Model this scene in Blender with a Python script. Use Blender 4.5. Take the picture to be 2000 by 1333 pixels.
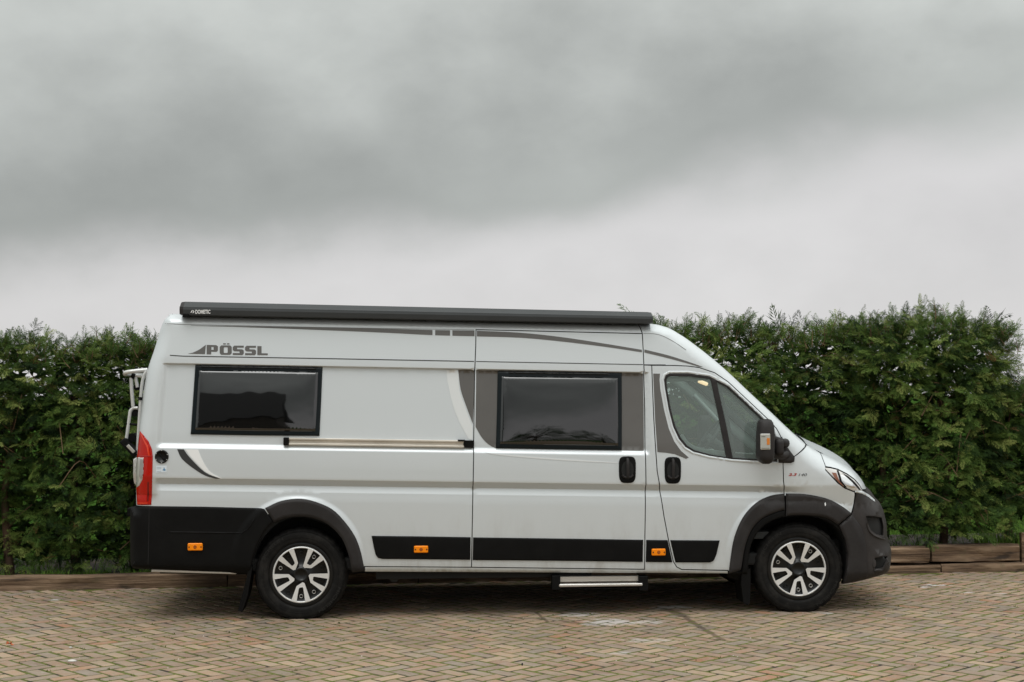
import bpy, bmesh, math, random
import numpy as np
from mathutils import Vector, Matrix
from mathutils.geometry import delaunay_2d_cdt
rnd = random.Random(7)
npr = np.random.default_rng(7)
S = bpy.context.scene
for o in list(bpy.data.objects): bpy.data.objects.remove(o)
C = S.collection

# ------------------------------------------------------------------ camera
CAM_H, CAM_P, CAM_R, FPX = 1.7806, 0.0379258, -0.0038493, 2777.8
cam = bpy.data.cameras.new('camera'); cam.lens = 50; cam.sensor_width = 36
cam.clip_start = .05; cam.clip_end = 3000
camo = bpy.data.objects.new('camera', cam); C.objects.link(camo)
MC = Matrix.Rotation(math.pi/2+CAM_P, 3, 'X') @ Matrix.Rotation(CAM_R, 3, 'Z')
camo.matrix_world = Matrix.Translation((0, 0, CAM_H)) @ MC.to_4x4()
cam.dof.use_dof = True; cam.dof.focus_distance = 11.5; cam.dof.aperture_fstop = 8
S.camera = camo
S.render.resolution_x, S.render.resolution_y = 1024, 682

# ------------------------------------------------------------------ sky and sun
SUN_EL, SUN_AZ = math.radians(66), math.radians(200)     # high, behind the camera
w = bpy.data.worlds.new('World'); S.world = w; w.use_nodes = True
N, L = w.node_tree.nodes, w.node_tree.links
N.clear()
def nd(t, **k):
    n = N.new(t)
    for a, b in k.items(): setattr(n, a, b)
    return n
def mth(op, a, b=None, c=None, clamp=False):
    n = nd('ShaderNodeMath', operation=op, use_clamp=clamp)
    for i, v in enumerate((a, b, c)):
        if v is None: continue
        if isinstance(v, (int, float)): n.inputs[i].default_value = v
        else: L.new(v, n.inputs[i])
    return n.outputs[0]
sky = nd('ShaderNodeTexSky', sky_type='NISHITA', sun_disc=False, sun_elevation=SUN_EL, sun_rotation=SUN_AZ)
bg1 = nd('ShaderNodeBackground'); bg1.inputs[1].default_value = .08; L.new(sky.outputs[0], bg1.inputs[0])
tc = nd('ShaderNodeTexCoord'); sp = nd('ShaderNodeSeparateXYZ'); L.new(tc.outputs['Generated'], sp.inputs[0])
sx, sy, sz = sp.outputs
# project the direction on the cloud deck so that the cloud stretches towards the horizon
mp = nd('ShaderNodeMapping'); mp.inputs['Scale'].default_value = (1.0, 1.0, 1.5); mp.inputs['Location'].default_value = (.31, .2, .47)
L.new(tc.outputs['Generated'], mp.inputs[0])
n1 = nd('ShaderNodeTexNoise'); n1.inputs['Scale'].default_value = 3.2; n1.inputs['Detail'].default_value = 6; n1.inputs['Roughness'].default_value = .5
n2 = nd('ShaderNodeTexNoise'); n2.inputs['Scale'].default_value = 6.5; n2.inputs['Detail'].default_value = 7; n2.inputs['Roughness'].default_value = .52
n3 = nd('ShaderNodeTexNoise'); n3.inputs['Scale'].default_value = 15; n3.inputs['Detail'].default_value = 6; n3.inputs['Roughness'].default_value = .55
for n in (n1, n2, n3): L.new(mp.outputs[0], n.inputs['Vector'])
edge = mth('SUBTRACT', sz, mth('MULTIPLY_ADD', sx, .15, .132))
edge = mth('ADD', edge, mth('MULTIPLY', mth('SUBTRACT', n1.outputs[0], .5), .10))
edge = mth('ADD', edge, mth('MULTIPLY', mth('SUBTRACT', n3.outputs[0], .5), .035))
edge = mth('ADD', edge, mth('MULTIPLY', mth('SUBTRACT', n2.outputs[0], .5), .05))
mr = nd('ShaderNodeMapRange', interpolation_type='SMOOTHSTEP'); L.new(edge, mr.inputs[0])
mr.inputs[1].default_value = -.034; mr.inputs[2].default_value = .022
mix = nd('ShaderNodeMix', data_type='RGBA'); L.new(mr.outputs[0], mix.inputs[0])
mix.inputs[6].default_value = (.70, .690, .690, 1); mix.inputs[7].default_value = (.400, .416, .399, 1)
# the deck brightens again above its edge, patchily, and towards the zenith (overcast sky)
up = nd('ShaderNodeMapRange'); L.new(edge, up.inputs[0]); up.inputs[1].default_value = .04; up.inputs[2].default_value = .15; up.inputs[3].default_value = 0; up.inputs[4].default_value = .36
pt = mth('MULTIPLY_ADD', mth('SUBTRACT', n1.outputs[0], .5), .45, 1.0)
pt = mth('ADD', pt, mth('MULTIPLY', mth('SUBTRACT', n2.outputs[0], .5), .40))
pt = mth('ADD', pt, mth('MULTIPLY', mth('SUBTRACT', n3.outputs[0], .5), .20))
pt = mth('MULTIPLY', pt, mth('ADD', 1.0, up.outputs[0]))
pt = mth('MULTIPLY', pt, mth('MULTIPLY', mth('MULTIPLY_ADD', mth('MINIMUM', mth('MULTIPLY', sx, sx), .12), 1.0, 1.0), mth('MULTIPLY_ADD', mth('MAXIMUM', mth('MINIMUM', sx, .4), -.4), .30, 1.0)))
ptm = nd('ShaderNodeMix', data_type='FLOAT'); L.new(mr.outputs[0], ptm.inputs[0]); L.new(mth('ADD', mth('MULTIPLY_ADD', mth('SUBTRACT', n2.outputs[0], .5), .22, 1.0), mth('MULTIPLY', mth('SUBTRACT', n3.outputs[0], .5), .14)), ptm.inputs[2]); L.new(pt, ptm.inputs[3])
zen = mth('MULTIPLY_ADD', mth('SUBTRACT', mth('MAXIMUM', sz, .3), .3), 1.6, 1.0)
hi = nd('ShaderNodeMapRange', interpolation_type='SMOOTHSTEP'); L.new(mth('ADD', sz, mth('MULTIPLY', mth('SUBTRACT', n2.outputs[0], .5), .12)), hi.inputs[0])
hi.inputs[1].default_value = .17; hi.inputs[2].default_value = .30; hi.inputs[3].default_value = 1; hi.inputs[4].default_value = 1.16
val = mth('MULTIPLY', mth('MULTIPLY', ptm.outputs[0], hi.outputs[0]), zen)
vm = nd('ShaderNodeVectorMath', operation='SCALE'); L.new(mix.outputs[2], vm.inputs[0]); L.new(val, vm.inputs['Scale'])
bg2 = nd('ShaderNodeBackground'); bg2.inputs[1].default_value = 1.0; L.new(vm.outputs[0], bg2.inputs[0])
ms = nd('ShaderNodeMixShader'); ms.inputs[0].default_value = .95
L.new(bg1.outputs[0], ms.inputs[1]); L.new(bg2.outputs[0], ms.inputs[2])
wo = nd('ShaderNodeOutputWorld'); L.new(ms.outputs[0], wo.inputs[0])
sl = bpy.data.lights.new('sun', 'SUN'); sl.energy = 1.35; sl.angle = math.radians(40); sl.color = (1, .99, .975)
so = bpy.data.objects.new('sun', sl); C.objects.link(so)
so.rotation_euler = (math.pi/2-SUN_EL, 0, math.pi-SUN_AZ)
vs = S.view_settings; vs.view_transform = 'Standard'; vs.look = 'None'; vs.exposure = 0; vs.gamma = 1; vs.use_curve_mapping = False
S.cycles.max_bounces = 8; S.cycles.transparent_max_bounces = 12

# ------------------------------------------------------------------ materials
class Nodes:
    def __init__(s, name):
        s.m = bpy.data.materials.new(name); s.m.use_nodes = True
        s.t = s.m.node_tree; s.b = s.t.nodes['Principled BSDF']; s.out = s.t.nodes['Material Output']
    def n(s, t, **k):
        n = s.t.nodes.new(t)
        for a, b in k.items(): setattr(n, a, b)
        return n
    def l(s, a, b): s.t.links.new(a, b)
    def set(s, **k):
        for a, v in k.items():
            i = s.b.inputs[a.replace('_', ' ')]
            i.default_value = (*v, 1) if isinstance(v, tuple) and len(v) == 3 and i.type == 'RGBA' else v
        return s
    def math(s, op, a, b=None, c=None, clamp=False):
        n = s.n('ShaderNodeMath', operation=op, use_clamp=clamp)
        for i, v in enumerate((a, b, c)):
            if v is None: continue
            if isinstance(v, (int, float)): n.inputs[i].default_value = v
            else: s.l(v, n.inputs[i])
        return n.outputs[0]
    def noise(s, scale, detail=4, rough=.55, vec=None, stretch=None):
        n = s.n('ShaderNodeTexNoise'); n.inputs['Scale'].default_value = scale; n.inputs['Detail'].default_value = detail; n.inputs['Roughness'].default_value = rough
        if vec is not None:
            if stretch:
                m = s.n('ShaderNodeMapping'); m.inputs['Scale'].default_value = stretch; s.l(vec, m.inputs[0]); vec = m.outputs[0]
            s.l(vec, n.inputs['Vector'])
        return n.outputs['Fac']
    def ramp(s, fac, stops):
        r = s.n('ShaderNodeValToRGB'); e = r.color_ramp.elements
        while len(e) < len(stops): e.new(.5)
        for q, (p, c) in zip(e, stops): q.position = p; q.color = (*c, 1) if len(c) == 3 else c
        s.l(fac, r.inputs[0]); return r.outputs[0]
    def mix(s, f, a, b, mode='MIX'):
        n = s.n('ShaderNodeMix', data_type='RGBA', blend_type=mode)
        for i, v in ((0, f), (6, a), (7, b)):
            if isinstance(v, (int, float)): n.inputs[i].default_value = v
            elif isinstance(v, tuple): n.inputs[i].default_value = (*v, 1)
            else: s.l(v, n.inputs[i])
        return n.outputs[2]
    def mapr(s, v, a, b, c=0., d=1., smooth=True):
        n = s.n('ShaderNodeMapRange', interpolation_type='SMOOTHSTEP' if smooth else 'LINEAR')
        s.l(v, n.inputs[0])
        for i, q in enumerate((a, b, c, d)): n.inputs[i+1].default_value = q
        return n.outputs[0]
    def bump(s, h, strength=.3, dist=.01):
        n = s.n('ShaderNodeBump'); n.inputs['Strength'].default_value = strength; n.inputs['Distance'].default_value = dist
        s.l(h, n.inputs['Height']); s.l(n.outputs[0], s.b.inputs['Normal'])
    def pos(s): return s.n('ShaderNodeNewGeometry').outputs['Position']
    def obj(s): return s.n('ShaderNodeTexCoord').outputs['Object']

def plain(name, col, rough=.5, metal=0., spec=.5, coat=0., grain=0., gs=60, var=.0):
    q = Nodes(name); q.set(Base_Color=col, Roughness=rough, Metallic=metal, Coat_Weight=coat)
    q.b.inputs['Specular IOR Level'].default_value = spec
    if coat: q.set(Coat_Roughness=.04)
    if grain or var:
        o = q.obj(); f = q.noise(gs, 5, .6, o)
        if grain: q.bump(f, grain, .004)
        if var:
            g = q.noise(3.1, 4, .6, o)
            c = q.mix(q.mapr(g, .3, .7), tuple(x*(1-var) for x in col), tuple(x*(1+var) for x in col))
            q.l(c, q.b.inputs['Base Color'])
    return q.m

def paint_mat():
    q = Nodes('silver_paint'); q.set(Metallic=.30, Roughness=.42, Coat_Weight=.4, Coat_Roughness=.06)
    o = q.obj()
    s3 = q.n('ShaderNodeSeparateXYZ'); q.l(o, s3.inputs[0])
    base = (.672, .706, .728)
    # road film: low on the flanks, streaky
    low = q.mapr(s3.outputs[2], .95, .33, 0, 1)
    d = q.noise(5, 6, .65, o, (1, 1, .35)); d = q.mapr(d, .42, .75)
    f = q.math('MULTIPLY', q.math('MULTIPLY', low, d), .5)
    q.l(q.mix(f, base, (.33, .29, .24)), q.b.inputs['Base Color'])
    q.l(q.math('ADD', q.math('MULTIPLY', f, .5), .42), q.b.inputs['Roughness'])
    wv = q.noise(1.6, 2, .5, o); q.bump(wv, .09, .02)
    return q.m
def plastic_mat(name, col, rough):
    q = Nodes(name); q.set(Roughness=rough); q.b.inputs['Specular IOR Level'].default_value = .16
    o = q.obj(); g = q.noise(420, 2, .5, o); q.bump(g, .12, .002)
    v = q.noise(4, 5, .65, o); c = q.mix(q.mapr(v, .35, .75), col, tuple(x*1.4+.002 for x in col)); q.l(c, q.b.inputs['Base Color'])
    return q.m
def tyre_mat():
    q = Nodes('tyre_rubber'); q.set(Roughness=.7); q.b.inputs['Specular IOR Level'].default_value = .15
    o = q.obj(); v = q.noise(9, 6, .65, o); c = q.mix(q.mapr(v, .4, .75), (.008, .0075, .0072), (.024, .022, .020)); q.l(c, q.b.inputs['Base Color'])
    q.bump(q.noise(160, 3, .5, o), .15, .002)
    return q.m
def glass_mat(name, tint, refl_gain, ior=1.5, haze=(.5, .55, .53), hz=0.):
    q = Nodes(name); t = q.t; t.nodes.remove(q.b)
    tr = q.n('ShaderNodeBsdfTransparent'); tr.inputs[0].default_value = (*tint, 1)
    gl = q.n('ShaderNodeBsdfGlossy'); gl.inputs['Roughness'].default_value = .015
    fr = q.n('ShaderNodeFresnel'); fr.inputs[0].default_value = ior
    m = q.n('ShaderNodeMixShader'); q.l(q.math('MULTIPLY', fr.outputs[0], refl_gain, clamp=True), m.inputs[0]); q.l(tr.outputs[0], m.inputs[1]); q.l(gl.outputs[0], m.inputs[2])
    last = m
    if hz:
        df = q.n('ShaderNodeBsdfDiffuse'); df.inputs[0].default_value = (*haze, 1)  # diffuse veil painted into the glass for the hazy sky reflection
        m2 = q.n('ShaderNodeMixShader'); v = q.noise(2.5, 4, .6, q.obj()); q.l(q.mapr(v, .3, .8, hz*.92, hz*1.08), m2.inputs[0]); q.l(m.outputs[0], m2.inputs[1]); q.l(df.outputs[0], m2.inputs[2]); last = m2
    q.l(last.outputs[0], q.out.inputs[0]); return q.m
def pane_mat():
    q = Nodes('smoked_acrylic'); q.set(Base_Color=(.002, .0022, .0023), Roughness=.03, IOR=1.9)
    o = q.obj(); q.bump(q.noise(2.2, 2, .5, o, (1, 1, 1.6)), .07, .03)
    return q.m

M = {}
M['paint'] = paint_mat()
M['plastic'] = plastic_mat('black_plastic', (.0020, .0019, .0019), .6)
M['plastic_grey'] = plastic_mat('grey_plastic', (.027, .0245, .0245), .5)
M['bumper'] = plastic_mat('bumper_plastic', (.037, .033, .032), .5)
M['dark'] = plain('underside_black', (.008, .008, .008), .8)
M['seal_gap'] = plain('seal_gap_black', (.01, .01, .01), .6)  # black for seals, and for shade painted on panel edges at shut lines
M['decal'] = plain('graphite_foil', (.135, .128, .122), .38, .35, .5, .25, 0, 60, .04)
M['decal_white'] = plain('white_foil', (.75, .77, .78), .38, .1, .5, .4); M['decal_bright'] = plain('bright_foil', (.88, .88, .88), .35, 0, .5, .4)
M['decal_dark'] = plain('charcoal_foil', (.035, .035, .036), .35, 0, .5, .3)
M['frame'] = plain('window_frame', (.0025, .0065, .0085), .35, 0, .25, .08)
M['pane'] = pane_mat()
M['glass'] = glass_mat('cab_glass', (.62, .74, .70), 1.9, 1.5, (.52, .63, .59), .22)
M['screen'] = glass_mat('windscreen_glass', (.80, .87, .84), 1.2)
M['alu'] = plain('aluminium', (.62, .60, .57), .38, .75, .5, 0, .04, 200, .05)
M['alu_cream'] = plain('anodised_rail', (.66, .61, .54), .45, .35, .5, 0, 0, 60, .08)
M['anthracite'] = plain('anthracite_coating', (.046, .049, .051), .5, .1, .3, 0, .05, 300, .06)
M['tyre'] = tyre_mat()
M['rim_black'] = plain('gloss_black', (.006, .006, .006), .35, 0, .3, .15)
M['rim_silver'] = plain('wheel_silver', (.80, .79, .78), .36, .35, .5, .3, .02, 90, .05)
M['amber'] = plain('amber_lens', (1.0, .27, .002), .45, 0, .2, .1)
M['red'] = plain('red_lens', (.46, .010, .004), .2, 0, .3, .2)
M['red_bright'] = plain('red_reflector', (.75, .045, .01), .2, 0, .6, .6)
M['lens'] = plain('clear_lens', (.62, .60, .58), .12, .3, .6, .8)
M['chrome'] = plain('reflector_chrome', (.75, .75, .76), .12, 1., .5)
M['white_tube'] = plain('white_tube', (.66, .66, .65), .32, .3, .5, .3, 0, 60, .05)
M['white'] = plain('white_print', (.82, .82, .82), .4)
M['sticker'] = plain('sticker_white', (.72, .78, .84), .4)
M['blue'] = plain('sticker_blue', (.05, .22, .42), .4)
M['badge_red'] = plain('badge_red', (.42, .02, .015), .3)
M['trim_light'] = plain('cab_trim', (.62, .66, .65), .7, 0, .4, 0, .1, 120, .1)
M['trim_dark'] = plain('cab_dark', (.05, .054, .056), .7, 0, .4, 0, .1, 120, .2)
M['seatcloth'] = plain('seat_cloth', (.20, .21, .215), .9, 0, .2, 0, .3, 300, .2)
M['cover'] = plain('headrest_cover', (.40, .42, .42), .8)

# ------------------------------------------------------------------ mesh helpers
class MB:
    def __init__(s): s.v = []; s.f = []; s.m = []; s.n = []; s.s = []
    def add(s, vs, fs, mat=0, ns=None, smooth=True):
        b = len(s.v); s.v += [tuple(map(float, q)) for q in vs]
        s.n += [(0., 0., 0.)]*len(vs) if ns is None else [tuple(map(float, q)) for q in ns]
        for q in fs: s.f.append(tuple(b+i for i in q)); s.m.append(mat); s.s.append(smooth)
        return b
    def build(s, name, mats, parent=None, **props):
        me = bpy.data.meshes.new(name); me.from_pydata(s.v, [], s.f)
        for m in (mats if isinstance(mats, (list, tuple)) else [mats]): me.materials.append(m)
        me.polygons.foreach_set('material_index', s.m); me.polygons.foreach_set('use_smooth', s.s)
        me.validate(); me.update()
        if any(any(q) for q in s.n) and len(me.vertices) == len(s.n):
            me.normals_split_custom_set_from_vertices(s.n)
        return link(name, me, parent, **props)
def link(name, me, parent=None, **props):
    o = bpy.data.objects.new(name, me); C.objects.link(o)
    if parent: o.parent = parent
    for k, v in props.items(): o[k] = v
    return o
def empty(name, loc, rz=0, **props):
    o = bpy.data.objects.new(name, None); C.objects.link(o); o.location = loc; o.rotation_euler = (0, 0, rz); o.empty_display_size = .2
    for k, v in props.items(): o[k] = v
    return o
def box(mb, c, s, bev=.0, mat=0, rot=None, jit=None):
    bm = bmesh.new(); bmesh.ops.create_cube(bm, size=1)
    for q in bm.verts: q.co = Vector((q.co.x*s[0], q.co.y*s[1], q.co.z*s[2]))
    if bev: bmesh.ops.bevel(bm, geom=bm.edges[:], offset=bev, segments=2 if bev > .006 else 1, affect='EDGES', profile=.6)
    if jit:
        for q in bm.verts: q.co += Vector(jit(q.co))
    if rot is not None: bmesh.ops.rotate(bm, verts=bm.verts, cent=(0, 0, 0), matrix=rot)
    bmesh.ops.translate(bm, verts=bm.verts, vec=c)
    bm.verts.index_update()
    mb.add([q.co for q in bm.verts], [[q.index for q in f.verts] for f in bm.faces], mat, None, False); bm.free()
def tube(mb, pts, r, n=10, mat=0, caps=True):
    P = [Vector(p) for p in pts]; vs = []; fs = []; up = None
    for i, p in enumerate(P):
        t = (P[min(i+1, len(P)-1)]-P[max(i-1, 0)]).normalized()
        if up is None: up = Vector((0, 0, 1)) if abs(t.z) < .9 else Vector((1, 0, 0))
        a = t.cross(up).normalized(); b = a.cross(t).normalized(); up = b
        rr = r[i] if isinstance(r, (list, tuple)) else r
        vs += [p+a*math.cos(2*math.pi*k/n)*rr+b*math.sin(2*math.pi*k/n)*rr for k in range(n)]
    for i in range(len(P)-1):
        for k in range(n): fs.append((i*n+k, i*n+(k+1) % n, (i+1)*n+(k+1) % n, (i+1)*n+k))
    mb.add(vs, fs, mat)
    if caps:
        mb.add(vs[:n], [tuple(range(n))], mat, None, False); mb.add(vs[-n:], [tuple(range(n))[::-1]], mat, None, False)
def catmull(p, n=6):
    p = [np.array(q, float) for q in p]; q = [2*p[0]-p[1]]+p+[2*p[-1]-p[-2]]; o = []
    for i in range(1, len(q)-2):
        for k in range(n):
            t = k/n
            o.append(.5*((2*q[i])+(-q[i-1]+q[i+1])*t+(2*q[i-1]-5*q[i]+4*q[i+1]-q[i+2])*t*t+(-q[i-1]+3*q[i]-3*q[i+1]+q[i+2])*t**3))
    o.append(p[-1]); return [tuple(a) for a in o]
def lathe(mb, prof, c, n=64, mat=0, axis='Y', clampz=None):
    """profile of (radius, y) turned round an axis along Y through c"""
    vs = []; fs = []; k = len(prof)
    for i in range(n):
        a = 2*math.pi*i/n
        for r, y in prof:
            z = c[2]+r*math.sin(a)
            if clampz is not None and z < clampz: z = clampz
            vs.append((c[0]+r*math.cos(a), c[1]+y, z))
    for i in range(n):
        j = (i+1) % n
        for q in range(k-1): fs.append((i*k+q, j*k+q, j*k+q+1, i*k+q+1))
    mb.add(vs, fs, mat)

# ------------------------------------------------------------------ van frame: side-elevation drawing in metres
VX, VY, VYAW, RAKE = .25628, 12.5199, .0671868, .0215722
cy_, sy_ = math.cos(VYAW), math.sin(VYAW)
def ray(px, py):
    """sight line through a pixel of the survey photograph, in van coordinates (origin, direction)"""
    d = MC @ Vector(((px-1000)/FPX, -(py-666.5)/FPX, -1)); o = (-VX, -VY, CAM_H)
    rot = lambda x, y: (x*cy_+y*sy_, -x*sy_+y*cy_)
    ox, oy = rot(o[0], o[1]); dx, dy = rot(d.x, d.y)
    return (ox, oy, o[2]), (dx, dy, d.z)
def onplane(px, py, Y):
    o, d = ray(px, py); t = (Y-o[1])/d[1]; return (o[0]+d[0]*t, o[2]+d[2]*t)
W0 = 1.025
PROF = np.array([(.30, .070), (.345, .046), (.37, .034), (.40, .030), (.63, .025), (.80, .024), (.90, .0255), (.945, .030), (.966, .032), (1.0175, .0495), (1.0205, .0495), (1.0662, .0005), (1.071, -.001), (1.08, -.001),
                 (1.20, .001), (1.29, .006), (1.40, .012), (1.977, .062), (2.02, .065), (2.04, .067), (2.294, .098), (2.36, .112), (2.5, .14)])
SWZ0, SWZ1 = .935, 1.08
def smooth(x, a, b):
    t = np.clip((x-a)/(b-a), 0, 1); return t*t*(3-2*t)
def prof(X, Z):
    Zb = Z+RAKE*X
    y = np.interp(Zb, PROF[:, 0], PROF[:, 1])
    flat = np.interp(Zb, [SWZ0, SWZ1], [.0275, -.001])
    msk = smooth(X, -3.175, -3.12)*(1-smooth(X, 1.75, 2.15))
    y = np.where((Zb > SWZ0) & (Zb < SWZ1), flat+(y-flat)*msk, y)
    xl = -3.135+(Zb-1.33)*.07
    rec = smooth(Zb, 1.30, 1.345)*(1-smooth(Zb, 1.970, 1.977))*smooth(X, xl-.03, xl+.02)
    rec = rec*(1-smooth(X, .756, .80))
    return -(W0-y-.026*rec)
SIL = None; ARCH = []
def segdist(P, A, B):
    AB = B-A; L2 = (AB**2).sum(1)+1e-12
    t = np.clip(((P[:, None, :]-A)*AB).sum(2)/L2, 0, 1)
    D = np.sqrt((((A+t[..., None]*AB)-P[:, None, :])**2).sum(2)); i = D.argmin(1); k = np.arange(len(P))
    return D[k, i], i, t[k, i]
def inside(P, poly):
    A = poly; B = np.roll(poly, -1, 0); k = A[:, 1] != B[:, 1]; A, B = A[k], B[k]
    sl = (B[:, 0]-A[:, 0])/(B[:, 1]-A[:, 1]); out = np.zeros(len(P), bool)
    for i in range(0, len(P), 4000):
        x = P[i:i+4000, 0:1]; y = P[i:i+4000, 1:2]
        out[i:i+4000] = (((A[:, 1] > y) != (B[:, 1] > y)) & (x < sl*(y-A[:, 1])+A[:, 0])).sum(1) % 2 == 1
    return out
def side(X, Z):
    """Y of the near flank at (X, Z): section, recesses, then the round of the roof, rear and nose"""
    X = np.atleast_1d(np.asarray(X, float)); Z = np.atleast_1d(np.asarray(Z, float))
    y = prof(X, Z)
    if SIL is None: return y
    for (cx, cz, cr) in ARCH:
        dd = np.hypot(X-cx, Z-cz)-cr; y = y-.013*(1-smooth(dd, -.02, .036))*(1-smooth(Z+RAKE*X, .92, .955))
    P = np.stack([X, Z], 1); d, i, t = segdist(P, SIL['p'], np.roll(SIL['p'], -1, 0)); j = (i+1) % len(SIL['p'])
    r = SIL['r'][i]*(1-t)+SIL['r'][j]*t; R = SIL['R'][i]*(1-t)+SIL['R'][j]*t
    d = np.where(inside(P, SIL['p']), d, 0)
    u = np.clip(1-d/r, 0, 1)
    return y+R*(1-np.sqrt(np.maximum(0, 1-u**2.2)))
def at(px, py, off=0.):
    o, d = ray(px, py); Y = -1.0
    for k in range(22):
        t = (Y-o[1])/d[1]; X, Z = o[0]+d[0]*t, o[2]+d[2]*t
        Yn = float(side(X, Z)[0])-off
        if abs(Yn-Y) < .0006: break
        Y = .55*Y+.45*Yn
    return (X, Z)
def PX(lst, off=0.): return [at(a, b, off) for a, b in lst]
def dense(poly, step=.03, closed=True):
    o = []; n = len(poly)
    for i in range(n if closed else n-1):
        a = np.array(poly[i]); b = np.array(poly[(i+1) % n]); k = max(1, int(math.ceil(np.linalg.norm(b-a)/step)))
        o += [tuple(a+(b-a)*q/k) for q in range(k)]
    if not closed: o.append(tuple(poly[-1]))
    return o
def area(p):
    p = np.array(p); q = np.roll(p, -1, 0); return .5*(p[:, 0]*q[:, 1]-q[:, 0]*p[:, 1]).sum()
def inset(poly, g):
    p = np.array(poly); 
    if area(p) < 0: p = p[::-1]
    e = np.roll(p, -1, 0)-p; e /= np.linalg.norm(e, axis=1)[:, None]+1e-12
    nrm = np.stack([-e[:, 1], e[:, 0]], 1); pn = np.roll(nrm, 1, 0); m = nrm+pn; l = (m*nrm).sum(1); l = np.where(abs(l) < .35, .35, l)
    return [tuple(q) for q in p+m/l[:, None]*g]
ROWS = [.31, .33, .35, .37, .385, .40, .44, .5, .57, .63, .72, .8,   .88, .935, .945, .955, .963, .967, .971, .985, 1.0, 1.012, 1.0175, 1.0195, 1.0225, 1.0245, 1.03, 1.045, 1.058, 1.064, 1.0665, 1.072, 1.09, 1.14, 1.2, 1.26, 1.285, 1.297,
        1.305, 1.313, 1.322, 1.331, 1.34, 1.35, 1.38, 1.45, 1.52, 1.6, 1.68, 1.76, 1.84, 1.9, 1.94, 1.96, 1.967, 1.97, 1.9718, 1.9735, 1.9752, 1.977, 1.983, 1.99, 2.01, 2.03, 2.05, 2.1, 2.16, 2.22, 2.27, 2.3, 2.33, 2.36, 2.4]
def panel(mb, poly, off=0., bevel=0., dome=0., holes=(), flange=.03, mat=0, mirror=False, gap=0., fmat=None, step=.06, edge_step=.03, rows=True):
    """a skin on the flank: outline (X, Z), lifted by off, with a rounded border and a returned edge"""
    if gap: poly = inset(poly, gap)
    poly = np.array(dense(poly, edge_step)); 
    if area(poly) < 0: poly = poly[::-1]
    holes = [np.array(dense(h, edge_step)) for h in holes]
    loops = [poly]+[h if area(h) < 0 else h[::-1] for h in holes]
    x0, z0 = poly.min(0); x1, z1 = poly.max(0)
    cand = []
    xs = np.arange(math.floor(x0/step)*step, x1, step)
    if x0 < .78 < x1 or x0 < .76 < x1: xs = np.unique(np.concatenate([xs, np.arange(.748, .812, .008)])); xs = xs[(xs > x0) & (xs < x1)]
    if x0 < -3.0: xs = np.unique(np.concatenate([xs, np.arange(-3.36, -3.0, .02)]))
    if rows:
        for zb in ROWS:
            z = zb-RAKE*xs; cand.append(np.stack([xs, z], 1))
    else:
        for z in np.arange(z0, z1, step): cand.append(np.stack([xs, np.full_like(xs, z)], 1))
    if SIL is not None:
        sp_, sn, sr = SIL['p'], SIL['n'], SIL['r']
        for q in (.015, .05, .11, .2, .32, .48, .7, .95): cand.append(sp_+sn*(sr*q)[:, None])
    for (cx, cz, cr) in ARCH:
        ta = np.linspace(0, math.pi, 90)
        for q in (-.03, -.015, 0, .009, .018, .027, .036, .046): cand.append(np.stack([cx+(cr+q)*np.cos(ta), cz+(cr+q)*np.sin(ta)], 1))
    if bevel:
        for lp in loops:
            for q in (.25, .6, 1.0): cand.append(np.array(inset([tuple(a) for a in (lp if area(lp) > 0 else lp[::-1])], bevel*q*(1 if area(lp) > 0 else -1))))
    cand = np.concatenate(cand); ok = inside(cand, poly)
    for h in holes: ok &= ~inside(cand, h)
    cand = cand[ok]
    bd = np.full(len(cand), 9.)
    for lp in loops: bd = np.minimum(bd, segdist(cand, lp, np.roll(lp, -1, 0))[0])
    mn = .25*bevel*.9 if bevel else .006
    cand = cand[bd > min(mn, .006)]
    # thin out near-duplicates
    key = np.unique(np.round(cand/.004).astype(int), axis=0, return_index=True)[1]; cand = cand[np.sort(key)]
    pts = np.concatenate(loops+[cand]); E = []; b = 0
    for lp in loops:
        n = len(lp); E += [(b+i, b+(i+1) % n) for i in range(n)]; b += n
    V, _, F, *_ = delaunay_2d_cdt([Vector(p) for p in pts], E, [], 0, 1e-5)
    V = np.array([(q.x, q.y) for q in V]); F = np.array([list(q) for q in F if len(q) == 3])
    cen = V[F].mean(1); ok = inside(cen, poly)
    for h in holes: ok &= ~inside(cen, h)
    F = F[ok]
    def yy(P):
        y = side(P[:, 0], P[:, 1])-off
        if bevel or dome:
            d = np.full(len(P), 9.)
            for lp in loops: d = np.minimum(d, segdist(P, lp, np.roll(lp, -1, 0))[0])
            if bevel:
                u = np.clip(1-d/bevel, 0, 1); y = y+max(off, .001)*.8*(1-np.sqrt(np.maximum(0, 1-u*u)))
            if dome: y = y-dome*np.sqrt(np.clip((1-((P[:, 0]-(x0+x1)/2)/((x1-x0)/2))**2)*(1-((P[:, 1]-(z0+z1)/2)/((z1-z0)/2))**2), 0, 1))
        return y
    Y = yy(V); e = .0025
    gx = (yy(V+[e, 0])-yy(V-[e, 0]))/(2*e); gz = (yy(V+[0, e])-yy(V-[0, e]))/(2*e)
    nn = np.stack([gx, -np.ones_like(gx), gz], 1); nn /= np.linalg.norm(nn, axis=1)[:, None]
    sg = -1 if mirror else 1
    P3 = np.stack([V[:, 0], Y*sg, V[:, 1]], 1); nn[:, 1] *= sg
    a = V[F[:, 0]]; b2 = V[F[:, 1]]; c2 = V[F[:, 2]]
    ccw = ((b2-a)[:, 0]*(c2-a)[:, 1]-(b2-a)[:, 1]*(c2-a)[:, 0]) > 0
    F = np.where((ccw if not mirror else ~ccw)[:, None], F, F[:, ::-1])
    mb.add(P3, F.tolist(), mat, nn)
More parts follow.
